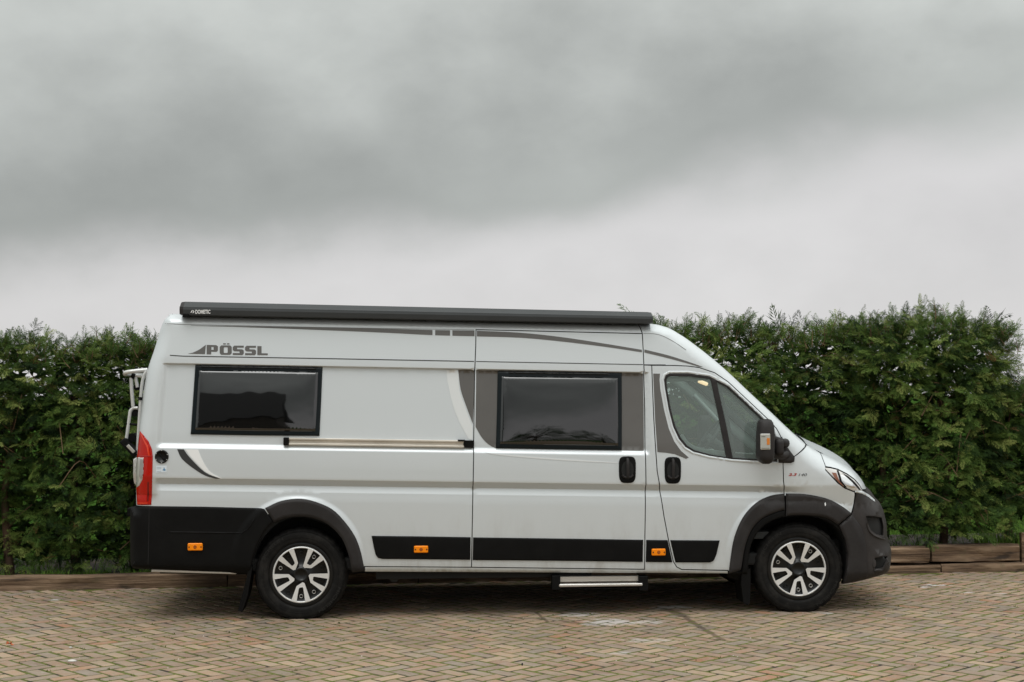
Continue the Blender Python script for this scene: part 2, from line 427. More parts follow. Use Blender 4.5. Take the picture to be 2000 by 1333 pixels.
    if flange:
        for lp in loops:
            y = yy(lp); n = len(lp); ed = np.roll(lp, -1, 0)-np.roll(lp, 1, 0); ed /= np.linalg.norm(ed, axis=1)[:, None]+1e-9
            on = np.stack([ed[:, 1], np.zeros(n), -ed[:, 0]], 1)
            A = np.stack([lp[:, 0], y*sg, lp[:, 1]], 1); B = A+[0, flange*sg, 0]
            fs = [(i, n+i, n+(i+1) % n, (i+1) % n) for i in range(n)]
            if mirror: fs = [q[::-1] for q in fs]
            mb.add(np.concatenate([A, B]), fs, mat if fmat is None else fmat, np.concatenate([on, on]))
def part(name, poly, mats, parent, **k):
    props = {a: k.pop(a) for a in ('label', 'kind') if a in k}
    mb = MB(); panel(mb, poly, **k); return mb.build(name, mats, parent, **props)

# silhouette of the hull: pixel, round width, round depth
SILP = [(266, 988, .12, .16), (268, 900, .13, .16), (272, 840, .14, .17), (277, 803, .14, .17), (282, 762, .14, .17), (290, 720, .14, .17), (300, 690, .14, .17), (309, 662, .14, .17), (317, 637, .12, .18), (323, 625, .10, .18), (332, 617, .09, .19), (345, 614, .085, .2),
        (500, 617, .08, .2), (800, 623, .08, .2), (1100, 629, .08, .2), (1240, 631.5, .08, .2), (1275, 633.5, .085, .2), (1292, 637, .10, .19), (1308, 642.5, .12, .18), (1326, 653, .13, .17), (1345, 665.5, .13, .16), (1386, 697, .13, .16), (1422, 728, .13, .16), (1461, 765, .13, .16), (1500, 801, .13, .16), (1539, 838, .14, .17),
        (1562, 858, .16, .2), (1580, 871.5, .18, .24), (1604, 884.5, .2, .3), (1630, 897, .2, .36), (1651, 909.5, .2, .42), (1664, 921, .22, .45), (1675, 935, .24, .45), (1684, 952, .26, .45), (1693, 962, .28, .45), (1707, 974, .3, .45), (1716, 990, .32, .45), (1719, 1001, .32, .45), (1723, 1020, .32, .45),
        (1724.5, 1048, .32, .45), (1729.5, 1060, .32, .45), (1732, 1073, .32, .45), (1731.5, 1094, .3, .42), (1727, 1111, .24, .35), (1722, 1121, .14, .2), (1698, 1129.5, .06, .08), (1643, 1141, .03, .03),
        (1445, 1122, .012, .012), (712, 1118, .012, .012), (496, 1125, .02, .02), (300, 1112, .03, .03), (262, 1110, .06, .08), (256.5, 1100, .1, .14), (255.5, 1050, .11, .15), (256, 1000, .11, .15), (259, 989.5, .10, .15)]
_p, _r, _R = [], [], []
for px, py, r, R in SILP:
    X, Z = onplane(px, py, -(W0-R)); y = float(prof(X, Z)[()] if np.ndim(prof(X, Z)) == 0 else prof(X, Z)); X, Z = onplane(px, py, y+R)
    _p.append((X, Z)); _r.append(r); _R.append(R)
K = catmull([(*p, r, R) for p, r, R in zip(_p, _r, _R)], 4)
p4 = []
for i in range(len(K)-1):
    a, b = np.array(K[i]), np.array(K[i+1]); k = max(1, int(np.linalg.norm((b-a)[:2])/.05)); p4 += [a+(b-a)*q/k for q in range(k)]
p4.append(np.array(K[-1])); p4 = np.array(p4)
if area(p4[:, :2]) < 0: p4 = p4[::-1]
e = np.roll(p4[:, :2], -1, 0)-np.roll(p4[:, :2], 1, 0); e /= np.linalg.norm(e, axis=1)[:, None]
SIL = dict(p=p4[:, :2].copy(), r=np.maximum(p4[:, 2], .01), R=np.maximum(p4[:, 3], .01), n=np.stack([-e[:, 1], e[:, 0]], 1))
def silpx(i0, i1): return [q[:2] for q in SILP[i0:i1+1]]
def sidx(x, y): return min(range(len(SILP)), key=lambda i: abs(SILP[i][0]-x)+abs(SILP[i][1]-y))
def silm(a, b):
    """hull outline points (metres) between two silhouette stations, running rear-roof-nose"""
    i, j = sidx(*a), sidx(*b); return catmull([_p[q] for q in range(i, j+1)], 4) if j-i > 1 else [_p[i], _p[j]]

def circ(pts):
    p = np.array(pts); A = np.c_[2*p, np.ones(len(p))]; c = np.linalg.lstsq(A, (p**2).sum(1), rcond=None)[0]; return c[0], c[1], math.sqrt(c[2]+c[0]**2+c[1]**2)
_a = [circ([onplane(x, y, -1.03) for x, y in q]) for q in ([(517, 993), (550, 978), (589, 974), (625, 983), (656, 1000), (688, 1038), (703, 1072)], [(1434, 1049), (1451, 1010), (1476, 982), (1504, 968), (1534, 964), (1573, 965), (1615, 974), (1643, 988)])]
ARCH = _a
van = empty('camper_van', (VX, VY, 0), VYAW, label='silver grey high-roof camper van with black lower cladding parked side-on on the brick paving', category='camper van')
PAINT = M['paint']

# seams measured on the photograph
door_rear = PX([(929.7, 644.3), (929.2, 675), (928, 706), (927, 724), (926, 800), (925, 880), (923.5, 960), (922, 1046), (921, 1108.4)])
door_front = PX([(1254.6, 652), (1256.5, 690), (1258, 724), (1259.2, 800), (1260, 883), (1260, 960), (1259.6, 1046), (1259, 1112.4)])
cab_top = PX([(1273, 714), (1318, 714.3), (1345, 715.6), (1366, 718.5), (1396, 728.5), (1422, 746), (1461, 782.5), (1488, 808), (1505, 824), (1517, 838), (1524.5, 852), (1528.6, 871), (1529.3, 905)])
cab_left = PX([(1273, 714), (1274.5, 760), (1277, 820), (1280, 870), (1283.5, 920), (1288.6, 960), (1297, 1010), (1306.6, 1060), (1315, 1097), (1322, 1108), (1331.6, 1112.8)])
cab_right = PX([(1529.3, 905), (1530.2, 940), (1531.3, 963)])
arch_r = catmull(PX([(712, 1118), (703, 1090), (692, 1060), (676, 1030), (655, 1008), (625, 990), (590, 983), (553, 990), (524, 1006), (509, 1030)]), 4)
arch_f_out = PX([(1424, 1121), (1427, 1093), (1436, 1050), (1453, 1013), (1478, 986), (1505, 973), (1532, 969)])
arch_f_fw = PX([(1532, 969), (1573, 971), (1613, 980), (1640, 994), (1658, 1009)])

# ------------------------------------------------------------------ body shell
body = MB()
# rear side wall with roof edge
pA = [at(266, 988)]+silm((266, 988), (1240, 631.5))[1:]+[door_front[0]]+door_rear+PX([(850, 1108), (712, 1107)])+arch_r[1:]+PX([(509, 994), (400, 991)])
panel(body, pA, gap=.0038, fmat=1)
pC = [silm((1240, 631.5), (1562, 858))[0]]+silm((1240, 631.5), (1562, 858))[1:]+[at(1574, 868.5), at(1553, 891)]+cab_top[::-1]+[at(1257.6, 713.4), door_front[1], door_front[0]]
panel(body, pC, gap=.0038, fmat=1)
pB = [at(1257.6, 713.4)]+door_front[2:]+PX([(921, 1108.4), (712, 1107), (712, 1117.5), (1100, 1119.5), (1441, 1121.5), (1445, 1117)])+PX([(1420, 1114.8)])+cab_left[::-1]
panel(body, pB, gap=.0038, fmat=1)
# far side wall, opposite windows cut out
far_win = PX([(1306, 738), (1380, 738), (1420, 757), (1470, 803), (1500, 834), (1512, 862), (1514, 893), (1400, 888), (1345, 873), (1322, 846), (1308, 800)])
ar2 = catmull(PX([(690, 1119), (682, 1085), (665, 1050), (640, 1027), (589, 1012), (545, 1022), (513, 1052), (495, 1090), (489, 1122)]), 3)
af2 = catmull(PX([(1458, 1124), (1466, 1075), (1482, 1040), (1515, 1016), (1559, 1009), (1601, 1013), (1634, 1029), (1652, 1060), (1658, 1100), (1655, 1136)]), 3)
farp = [tuple(q) for q in SIL['p'][::1]]
panel(body, farp, mirror=True, holes=[far_win, inset(ar2, .004), inset(af2, .004)], step=.1)
body.build('body', [PAINT, M['seal_gap']], van)
# skin between the two flanks: back doors, roof, bonnet front
def bridge(mb, pts, crown, rows=9, ylim=None, mat=0):
    """cross skin spanned between the flanks over the outline stations pts (SIL indices)"""
    vs = []; n = len(pts); ts = np.linspace(-1, 1, rows) if ylim is None else ylim
    for i in pts:
        X, Z = SIL['p'][i]; y = abs(float(prof(X, Z)))-SIL['R'][i]; nx, nz = -SIL['n'][i]
        for t in ts:
            q = crown*(1-t*t); vs.append((X+nx*q, y*t, Z+nz*q))
    k = len(ts); fs = [(i*k+j, i*k+j+1, (i+1)*k+j+1, (i+1)*k+j) for i in range(n-1) for j in range(k-1)]
    mb.add(vs, fs, mat)
def sil_i(px, py, R=.18):
    X, Z = onplane(px, py, -(W0-R)); return int(((SIL['p']-[X, Z])**2).sum(1).argmin())
ia, ib = sil_i(266, 988), sil_i(323, 625); ic = sil_i(1326, 653); idd = sil_i(1580, 871); ie = sil_i(1690, 958, .45); iz = sil_i(1698, 1129, .08); iy = sil_i(262, 1110)
def rng(a, b):
    n = len(SIL['p']); f = [(a+k) % n for k in range(((b-a) % n)+1)]; g = [(a-k) % n for k in range(((a-b) % n)+1)]
    return f if len(f) < len(g) else g
mb = MB(); bridge(mb, rng(ia, ib), .03); mb.build('back_doors', PAINT, van)
mb = MB(); bridge(mb, rng(ib, ic), .03, 13); mb.build('roof', PAINT, van)
for yl in (np.linspace(-1, -.86, 3), np.linspace(.86, 1, 3)):
    mb = MB(); bridge(mb, rng(ic, idd), .06, ylim=yl); mb.build('windscreen_pillar', PAINT, van)
mb = MB(); bridge(mb, rng(ic, idd), .06, ylim=np.linspace(-.86, .86, 11)); mb.build('windscreen', M['screen'], van)
mb = MB(); bridge(mb, rng(idd, ie), .10); mb.build('bonnet_centre', PAINT, van)
mb = MB(); bridge(mb, rng(ie, iz), .10); mb.build('bumper', M['bumper'], van)
mb = MB(); bridge(mb, rng(iy, sil_i(259, 989)), .02); mb.build('bumper', M['plastic'], van)
# inner liner coloured dark for the shade behind the shut lines, floor pan, underbody
liner = MB()
cabhole = inset(far_win, -.012)
lin = [tuple(q) for q in inset(farp, .02)]
for mir in (False, True):
    panel(liner, lin, off=-.034, mirror=mir, holes=[cabhole, ar2, af2], flange=0, step=.14)
liner.build('dark_liner', M['dark'], van)
ub = MB()
box(ub, (-.35, 0, .43), (5.2, 1.86, .10), .02)
box(ub, (-.55, -.86, .335), (1.75, .10, .07), .01); box(ub, (1.2, -.80, .34), (1.0, .08, .06), .01)
tube(ub, [(-2.0175, -.8, .36), (-2.0175, .8, .36)], .06); tube(ub, [(2.0175, -.8, .36), (2.0175, .8, .36)], .05)
box(ub, (-.3, .1, .33), (1.1, .5, .12), .04)
tube(ub, [(1.0, -.2, .33), (-.6, -.25, .31), (-1.4, -.45, .33), (-2.3, -.5, .33), (-3.2, -.55, .36)], .035)
tube(ub, [(-.5, -.25, .31), (-1.1, -.3, .31)], .085, 12)
box(ub, (2.55, 0, .45), (.5, 1.6, .25), .03)
ub.build('underbody', M['dark'], van)
mb = MB(); tube(mb, [(*[onplane(770, 1128, -.8)[0]], -.8, onplane(770, 1128, -.8)[1]), (onplane(770, 1128, -.8)[0], -.6, onplane(770, 1128, -.8)[1])], .040, 14)
mb.build('tow_eye', M['trim_dark'], van)
# wheel houses
for arc in (ar2, af2):
    for s in (-1, 1):
        wh = MB(); lo = np.array(arc); n = len(lo)
        vs = [(x, s*.99, z) for x, z in lo]+[(x, s*.62, z) for x, z in lo]
        wh.add(vs, [(i, i+1, n+i+1, n+i) for i in range(n-1)]+[tuple(range(n, 2*n))], 0, None, False)
        wh.build('wheel_house', M['dark'], van)

# ------------------------------------------------------------------ seams and roof gutter
def strip(pts, wdt, mats, name, parent, off=.0016, **k):
    p = [np.array(q) for q in pts]; a = []; b = []
    for i in range(len(p)):
        t = p[min(i+1, len(p)-1)]-p[max(i-1, 0)]; t /= np.linalg.norm(t); nn = np.array([-t[1], t[0]])*wdt/2
        a.append(tuple(p[i]+nn)); b.append(tuple(p[i]-nn))
    return part(name, a+b[::-1], mats, parent, off=off, flange=.002, **k)
strip(dense(PX([(332, 694.3), (358, 696), (620, 700.5), (926, 706.3)]), .2, False), .007, M['seal_gap'], 'gutter_seam', van)
strip(dense(PX([(1258, 712.8), (1300, 713)]), .2, False), .006, M['seal_gap'], 'gutter_seam', van)
strip(dense(PX([(322, 632.5), (360, 634.2), (620, 639.5), (926, 644.6)]), .2, False), .003, M['decal'], 'crease_line', van)  # crease drawn as a thin dark line, its shading put into colour
strip(catmull(PX([(1256, 651.6), (1285, 653.5), (1313, 666), (1340, 684)]), 4), .003, M['decal'], 'crease_line', van)

# ------------------------------------------------------------------ sliding door
pD = door_rear+door_front[::-1]
slide = part('sliding_door', pD, [PAINT, M['seal_gap']], van, gap=.0038, fmat=1)
strip(dense(PX([(930, 706.4), (1090, 709.4), (1256, 712.6)]), .2, False), .006, M['seal_gap'], 'gutter_seam', slide)
# ------------------------------------------------------------------ cab door
win_out = PX([(1297, 742), (1300, 733.5), (1308, 729.6), (1344, 729.6), (1385, 735.5), (1422, 754), (1456, 785), (1487, 814.5), (1504, 832), (1514, 850), (1518, 875), (1518, 902.6), (1430, 897.2), (1386, 890.8), (1354, 882.6), (1339, 873.6), (1325.8, 857.6), (1315, 834.5), (1306, 800), (1298.6, 758)])
pK = cab_top+cab_right[1:]+[arch_f_out[-1]]+arch_f_out[::-1][1:]+PX([(1422, 1114.6)])+cab_left[::-1][:-1]
cdoor = part('cab_door', pK, [PAINT, M['seal_gap']], van, gap=.0038, fmat=1, holes=[win_out])
mb = MB(); gl_main = PX([(1301.5, 741), (1305, 736.5), (1311, 735), (1344, 735), (1388, 740.5), (1404, 815), (1418.5, 893.5), (1386, 888), (1356, 879.5), (1342, 870.5), (1329.5, 855), (1319, 833), (1310, 799), (1302.5, 757)])
gl_q = PX([(1399.5, 745.5), (1420, 756.5), (1454, 787.5), (1485, 817), (1502, 836), (1511, 853), (1514, 876), (1514, 899.5), (1431, 894.5), (1416, 820)])
panel(mb, win_out, off=.004, holes=[gl_main, gl_q], flange=.03, bevel=.006, rows=False, step=.05)
mb.build('window_trim', M['plastic_grey'], cdoor)
part('window_glass', inset(gl_main, -.004), M['glass'], cdoor, off=-.008, flange=0, rows=False, step=.08)
qg = part('window_glass', inset(gl_q, -.004), M['glass'], cdoor, off=-.010, flange=0, rows=False, step=.08)
# frit band of the quarter light
fr_in = PX([(1410, 764), (1422, 768), (1452, 797), (1480, 824), (1491, 838), (1495, 872), (1494, 889), (1437, 886), (1424, 816)])
mb = MB(); panel(mb, gl_q, off=-.012, holes=[fr_in], flange=0, rows=False, step=.05); mb.build('glass_border', M['trim_dark'], cdoor)
# bright raised lip round the cab window
lip = inset(win_out, -.020)
mb = MB(); panel(mb, lip, off=.007, bevel=.008, holes=[inset(win_out, -.001)], flange=.01, rows=False, step=.05); mb.build('window_lip', PAINT, cdoor)
mb = MB(); panel(mb, far_win, off=-.01, mirror=True, flange=0, rows=False, step=.08); mb.build('window_glass', M['screen'], van)
# ------------------------------------------------------------------ front wing, bonnet edge, headlight, bumper
hl = PX([(1609.5, 913.2), (1622, 914.6), (1636, 918), (1654, 927), (1668, 937), (1678, 948), (1685, 959.5), (1668, 960), (1651, 953), (1638, 943.5), (1624.6, 930), (1614, 919)])
hood_seam = PX([(1601.5, 884.5), (1607, 897), (1612.5, 911.5)])
pF = PX([(1529.3, 905), (1553, 891), (1575, 869)])+[_p[sidx(1580, 871.5)]]+hood_seam[:]+PX([(1612.5, 918.5), (1624, 931), (1637, 944.5), (1651, 954.5), (1669, 961.5), (1670, 966), (1667.5, 985), (1663, 1003)])+arch_f_fw[::-1][1:-1]+[arch_f_fw[0]]+cab_right[::-1][:-1]
wing = part('wing', pF, [PAINT, M['seal_gap']], van, gap=.0038, fmat=1)
pH = hood_seam[:1]+silm((1604, 884.5), (1684, 952))[1:]+PX([(1684, 957), (1678, 946.5), (1668, 935.5), (1654, 925.5), (1636, 916.5), (1622, 913), (1612.5, 911.5)])+[hood_seam[1]]
part('bonnet', pH, [PAINT, M['seal_gap']], van, gap=.003, fmat=1)
head = part('headlight', hl, M['lens'], van, off=.003, bevel=.012, gap=.002)
part('indicator_lens', PX([(1624, 923), (1633, 924), (1638, 937), (1648, 951.5), (1640, 945), (1630, 934)]), M['badge_red'] if 0 else plain('amber_dark', (.20, .055, .015), .25, 0, .6, .5), head, off=.005, flange=.002)
part('reflector', PX([(1640, 926), (1655, 931), (1667, 941), (1673, 953), (1664, 955), (1650, 948), (1643, 938)]), M['chrome'], head, off=.0045, bevel=.02, flange=.002)
part('headlight_bezel', PX([(1634, 919), (1637, 918.5), (1644, 940), (1654, 953), (1650, 952), (1640, 941)]), M['plastic'], head, off=.006, flange=.002)
part('headlight_bezel', PX([(1645, 924), (1656, 930), (1668, 940.5), (1676, 950), (1681, 957), (1678, 957), (1666, 943.5), (1655, 933.5)]), M['plastic'], head, off=.006, flange=.002)
pBu = PX([(1670, 961.5), (1690, 963)])[:1]+silm((1693, 962), (1643, 1141))+PX([(1646, 1138), (1655, 1110), (1656.5, 1082), (1651, 1054), (1638.5, 1026), (1664.5, 1003), (1668, 985), (1671, 966)])
intake = PX([(1691, 1008.5), (1706, 1008.5), (1722, 1011.5), (1725.5, 1030), (1725, 1047), (1712, 1044), (1701, 1036), (1695, 1022)])
fogr = PX([(1709, 1090), (1722, 1088), (1733.5, 1087), (1732, 1097), (1726, 1109), (1711, 1113), (1706, 1106)])
fb = part('bumper', pBu, M['bumper'], van, off=.006, bevel=.012, gap=.003, holes=[intake, fogr], flange=.05)
part('bumper_lip', PX([(1669, 958.5), (1684, 959), (1698, 967), (1708, 976), (1709, 981), (1697, 972), (1683, 964.5), (1670, 962.5)]), PAINT, van, off=.012, bevel=.004)
part('bumper_arch', PX([(1639, 1026), (1663.5, 1004.5)])+catmull(PX([(1665, 1006), (1683, 1033), (1692, 1071), (1694.5, 1110), (1693, 1129)]), 4)+PX([(1646, 1139.5), (1655, 1110), (1656.5, 1082), (1651, 1054)]), M['plastic_grey'], fb, off=.024, bevel=.022, flange=.05)
part('air_intake', inset(intake, -.01), M['dark'], fb, off=-.030, flange=0)
part('intake_lip', catmull(PX([(1690, 1009), (1694, 1023), (1700, 1037), (1712, 1046), (1728.5, 1051)]), 4)+catmull(PX([(1729, 1056), (1711, 1051), (1697, 1040), (1691, 1024)]), 4), M['bumper'], fb, off=.016, bevel=.008, flange=.012)
part('fog_lamp_recess', inset(fogr, -.01), M['dark'], fb, off=-.030, flange=0)
part('fog_lamp_blade', PX([(1705, 1114), (1712, 1111), (1727, 1112), (1722, 1117), (1708, 1118.5)]), M['bumper'], fb, off=.018, bevel=.006, flange=.015)
part('fog_lamp_blade', PX([(1706, 1091), (1710, 1095), (1711, 1105), (1706, 1112), (1703, 1104)]), M['bumper'], fb, off=.014, bevel=.006, flange=.01)
# ------------------------------------------------------------------ cladding: bumpers, arches, rub strips
G = M['plastic_grey']; BK = M['plastic']
rb = part('bumper', PX([(266, 988.5), (400, 990), (509.5, 992.5), (516.5, 994), (534, 1019), (517, 1038), (502, 1066), (493, 1094), (488, 1124), (470, 1121), (420, 1118), (300, 1113)])+[_p[sidx(262, 1110)]]+silm((256.5, 1100), (259, 989.5)), BK, van, off=.012, bevel=.016, gap=.002)
strip(dense(PX([(292, 990.5), (291, 1050), (290, 1108)]), .1, False), .004, M['dark'], 'bumper_joint', rb, off=.0128)
strip(dense(PX([(330, 1039.5), (472, 1041.5), (485, 1033), (499, 1011)]), .02, False), .014, BK, 'bumper_crease', rb, off=.0165, bevel=.006)
fl_in = catmull(PX([(535, 1020.6), (560, 1012), (589, 1009.5), (615, 1013.5), (640, 1025), (667, 1052), (682, 1090), (687, 1119)]), 4)
fl_out = catmull(PX([(713.5, 1116), (703.5, 1072), (688, 1038), (656, 1000), (625, 983), (589, 974), (550, 978), (517, 992.5)]), 4)
part('arch_trim', fl_in+fl_out, G, van, off=.026, bevel=.028, gap=.002, flange=.07)
ff_a = catmull(PX([(1422, 1121), (1426, 1093), (1434, 1049), (1451, 1010), (1476, 982.5), (1504, 968.5), (1531.8, 964)]), 4)
ff_b = catmull(PX([(1532.6, 996), (1517.6, 1000), (1490, 1012), (1470, 1032), (1456, 1064), (1447, 1114)]), 4)
part('arch_trim', ff_a+ff_b, G, cdoor, off=.026, bevel=.026, gap=.001, flange=.05)
ff_c = catmull(PX([(1534.6, 963.8), (1573, 965.4), (1615, 974), (1643, 988), (1663.5, 1003)]), 4)
ff_d = catmull(PX([(1637, 1025), (1620, 1014), (1601, 1009), (1559, 1006), (1534.6, 1008)]), 4)
wat = part('arch_trim', ff_c+ff_d, G, van, off=.026, bevel=.026, gap=.001, flange=.07)
ff_e = catmull(PX([(1533, 997), (1517.6, 1001), (1490, 1013), (1470, 1033), (1456, 1065), (1448, 1121)]), 4)
ff_f = catmull(PX([(1459, 1122), (1463, 1080), (1472, 1052), (1491, 1027), (1518, 1013), (1533, 1009)]), 4)
part('inner_arch_lip', ff_e+ff_f, BK, van, off=.010, bevel=.012, flange=.06)
part('sill_end', PX([(1421, 1115), (1448, 1117), (1449, 1132), (1440, 1134), (1421, 1128)]), BK, van, off=.008, bevel=.006)
part('paint_chip', PX([(1608.5, 983), (1610.5, 981), (1611.5, 986), (1609.5, 989)]), M['white'], wat, off=.0275, flange=.001)
def rub(name, px, parent):
    return part(name, PX(px), BK, parent, off=.014, bevel=.012, gap=.0008, flange=.015)
rub('rub_strip', [(725.5, 1046.8), (820, 1047.8), (919.3, 1049.4), (918.8, 1094), (820, 1093), (747, 1092.4), (738, 1090), (733.5, 1084), (730, 1070)], van)
rub('rub_strip', [(924, 1049.8), (1090, 1052), (1256.3, 1054.6), (1255.4, 1098.2), (1090, 1096), (923, 1094.6)], slide)
rub('rub_strip', [(1262, 1054.7), (1304, 1055.2), (1308.5, 1076), (1313.3, 1098.8), (1261, 1098.2)], van)
rub('rub_strip', [(1308.8, 1055.2), (1405.8, 1055.8), (1399.8, 1082), (1396, 1092), (1393, 1096.5), (1387, 1099.2), (1319, 1099.2), (1314, 1078)], cdoor)
# ------------------------------------------------------------------ habitation windows
def hab_window(parent, name, out, pane, rail, shade):
    fr = part(name, out, M['frame'], parent, off=.016, bevel=.012, flange=.02)
    host = fr if parent is van else parent
    pn = part('window_pane', pane, M['pane'], host, off=.026, bevel=.024, dome=.012, flange=.012, rows=False, step=.03)
    strip(dense(rail, .15, False), .013, M['seal_gap'], 'window_hinge_rail', host, off=.030, bevel=.004)
    return fr
hab_window(van, 'window', PX([(381.5, 713.2), (500, 715.4), (630, 718), (627.5, 780), (624, 852), (500, 851), (372.3, 848.8), (377, 780)]),
           PX([(388.5, 723), (500, 724.6), (622.5, 727), (620.5, 780), (617, 844), (500, 843), (381, 841), (385, 780)]), PX([(393, 716.4), (500, 718.3), (618, 720.7)]), 0)
hab_window(slide, 'window_frame', PX([(971.8, 725.3), (1090, 726.8), (1214.3, 728.3), (1214.5, 800), (1214.3, 879.6), (1090, 878), (968.3, 875.8), (970.5, 800)]),
           PX([(979, 735), (1090, 736.4), (1207, 738), (1208, 800), (1208, 872), (1090, 870.5), (975.5, 868.5), (977.5, 800)]), PX([(994, 728.3), (1090, 729.8), (1190, 731.2)]), 0)
# ------------------------------------------------------------------ foil stripes, swooshes, logo
D = M['decal']
def foil(px, mat, parent, name='foil_stripe', off=.0022, **k):
    return part(name, PX(px), mat, parent, off=off, flange=.002, edge_step=.04, **k)
foil(catmull([(373, 636.2), (500, 638), (720, 641.8), (844.6, 645)], 3)+catmull([(844.6, 655), (720, 648.8), (500, 640.2), (373, 636.6)], 3), D, van)
foil([(850, 645.1), (879, 645.6), (879, 656), (850, 655.2)], D, van)
foil([(883.6, 645.6), (926.8, 646), (926.8, 657.2), (883.6, 656.2)], D, van)
foil(catmull([(931.5, 646.4), (1015, 650.3), (1090, 658), (1165, 669), (1253.6, 683.6)], 4)+catmull([(1253.6, 688.4), (1180, 677.5), (1090, 666.6), (1015, 660), (931.5, 657.4)], 4), D, slide)
foil(catmull([(1258.5, 683), (1305, 694.4), (1344, 706.8), (1373, 717)], 4)+catmull([(1364, 716.4), (1344, 710.6), (1305, 700), (1258.5, 688.8)], 4), D, van)
foil(catmull([(895, 722.8), (899.5, 760), (910, 792), (923.4, 828)], 4)+[(925.2, 790), (926.4, 723.2)], D, van, 'foil_panel')
foil(catmull([(928.8, 834), (940, 853.5), (953, 867.5), (968, 876)], 4)+[(1090, 878.5), (1214.5, 880.2), (1257.5, 881), (1257, 800), (1255.6, 729.5), (1090, 726.4), (930.2, 723.4)], D, slide, 'foil_panel')
foil([(1275.8, 730), (1289, 730.3), (1288, 742), (1289.5, 760), (1297, 801), (1306, 837), (1317, 863), (1330, 881), (1345, 894), (1340, 896.5), (1318, 887.4), (1300, 884.5), (1284, 883.4), (1279.6, 820)], D, cdoor, 'foil_panel')
foil(catmull([(874, 745), (884, 790), (898, 826), (916, 859)], 4)+[(922.4, 859)]+catmull([(922.4, 834), (908, 796), (897, 762), (893, 724), (872, 723.5)], 4), M['decal_white'], van, 'foil_swoosh')
foil(catmull([(948, 884.5), (980, 890), (1060, 897), (1140, 902), (1208, 905)], 4)+catmull([(1208, 904), (1140, 899.5), (1060, 894), (985, 888)], 4), M['decal_white'], slide, 'foil_swoosh')
foil(catmull([(346, 877.6), (355, 896), (376, 914), (400, 929), (421, 935.4)], 4)+catmull([(430, 935.4), (400, 922.6), (370, 893), (359, 878)], 4), M['decal_dark'], van, 'foil_swoosh')
foil(catmull([(362, 878.2), (373, 893), (402, 922.4), (432, 935.4)], 4)+catmull([(434.5, 935.4), (412, 923), (397, 902), (387, 878.6)], 4), M['decal_bright'], van, 'foil_swoosh')
z1 = lambda l: [(220+a/3.92, 560+b/3.92) for a, b in l]
def chamf(x0, y0, x1, y1, c): return [(x0+c, y0), (x1-c, y0), (x1, y0+c), (x1, y1-c), (x1-c, y1), (x0+c, y1), (x0, y1-c), (x0, y0+c)]
lg = MB()
def glyph(pl, hs=()): panel(lg, PX(z1(pl)), off=.0022, holes=[PX(z1(h)) for h in hs], flange=.002, rows=False, step=.2, edge_step=.03)
glyph([(578, 514), (612, 507), (640, 495), (665, 482), (690, 464), (714, 446), (707, 518), (640, 516)])
glyph([(720, 447), (794, 449), (806, 458), (806, 490), (796, 500), (755, 499), (754, 520), (720, 519)], [[(756, 463), (773, 463), (773, 485), (756, 485)]])
glyph(chamf(820, 451, 912, 523, 12), [chamf(851, 465, 881, 509, 4)])
glyph([(846, 435), (866, 435), (866, 444), (846, 444)]); glyph([(875, 435), (894, 435), (894, 444), (875, 444)])
Sg = [(932, 453), (1004, 453), (1004, 468), (953, 468), (953, 480), (992, 481), (1004, 490), (1004, 514), (994, 525), (920, 524), (920, 509), (972, 510), (972, 497), (932, 496), (920, 487), (920, 463)]
glyph(Sg); glyph([(a+94, b+1) for a, b in Sg])
glyph([(1108, 456), (1140, 457), (1140, 511), (1188, 512), (1188, 526), (1108, 525)])
lg.build('logo_lettering', D, van)

# text helper: built-in font, turned to mesh and laid on a surface
def text_mesh(txt, bold=.0, shear=0.):
    cu = bpy.data.curves.new('t', 'FONT'); cu.body = txt; cu.size = 1; cu.offset = bold; cu.shear = shear; cu.resolution_u = 3
    o = bpy.data.objects.new('t', cu); C.objects.link(o)
    me = bpy.data.meshes.new_from_object(o.evaluated_get(bpy.context.evaluated_depsgraph_get()))
    v = np.array([q.co[:] for q in me.vertices]); f = [tuple(p.vertices) for p in me.polygons]
    bpy.data.objects.remove(o); bpy.data.curves.remove(cu); bpy.data.meshes.remove(me)
    v[:, :2] -= v[:, :2].min(0); v[:, :2] /= v[:, :2].max(0); return v[:, :2], f
def text_on_side(name, txt, p0, p1, mat, parent, off, bold=0, shear=0):
    """p0 lower-left pixel, p1 upper-right pixel"""
    v, f = text_mesh(txt, bold, shear); mb = MB(); a, b = at(*p0), at(*p1)
    X = a[0]+(b[0]-a[0])*v[:, 0]; Z = a[1]+(b[1]-a[1])*v[:, 1]-RAKE*(X-a[0])*0
    mb.add(np.stack([X, side(X, Z)-off, Z], 1), f, 0, None, False); return mb.build(name, mat, parent)
text_on_side('badge_lettering', '2.3', (1539.6, 930), (1556, 924.6), M['badge_red'], wing, .003, .03, .3)
text_on_side('badge_lettering', '140', (1559.5, 930.4), (1576, 925), M['decal_dark'], wing, .003, .0, .3)

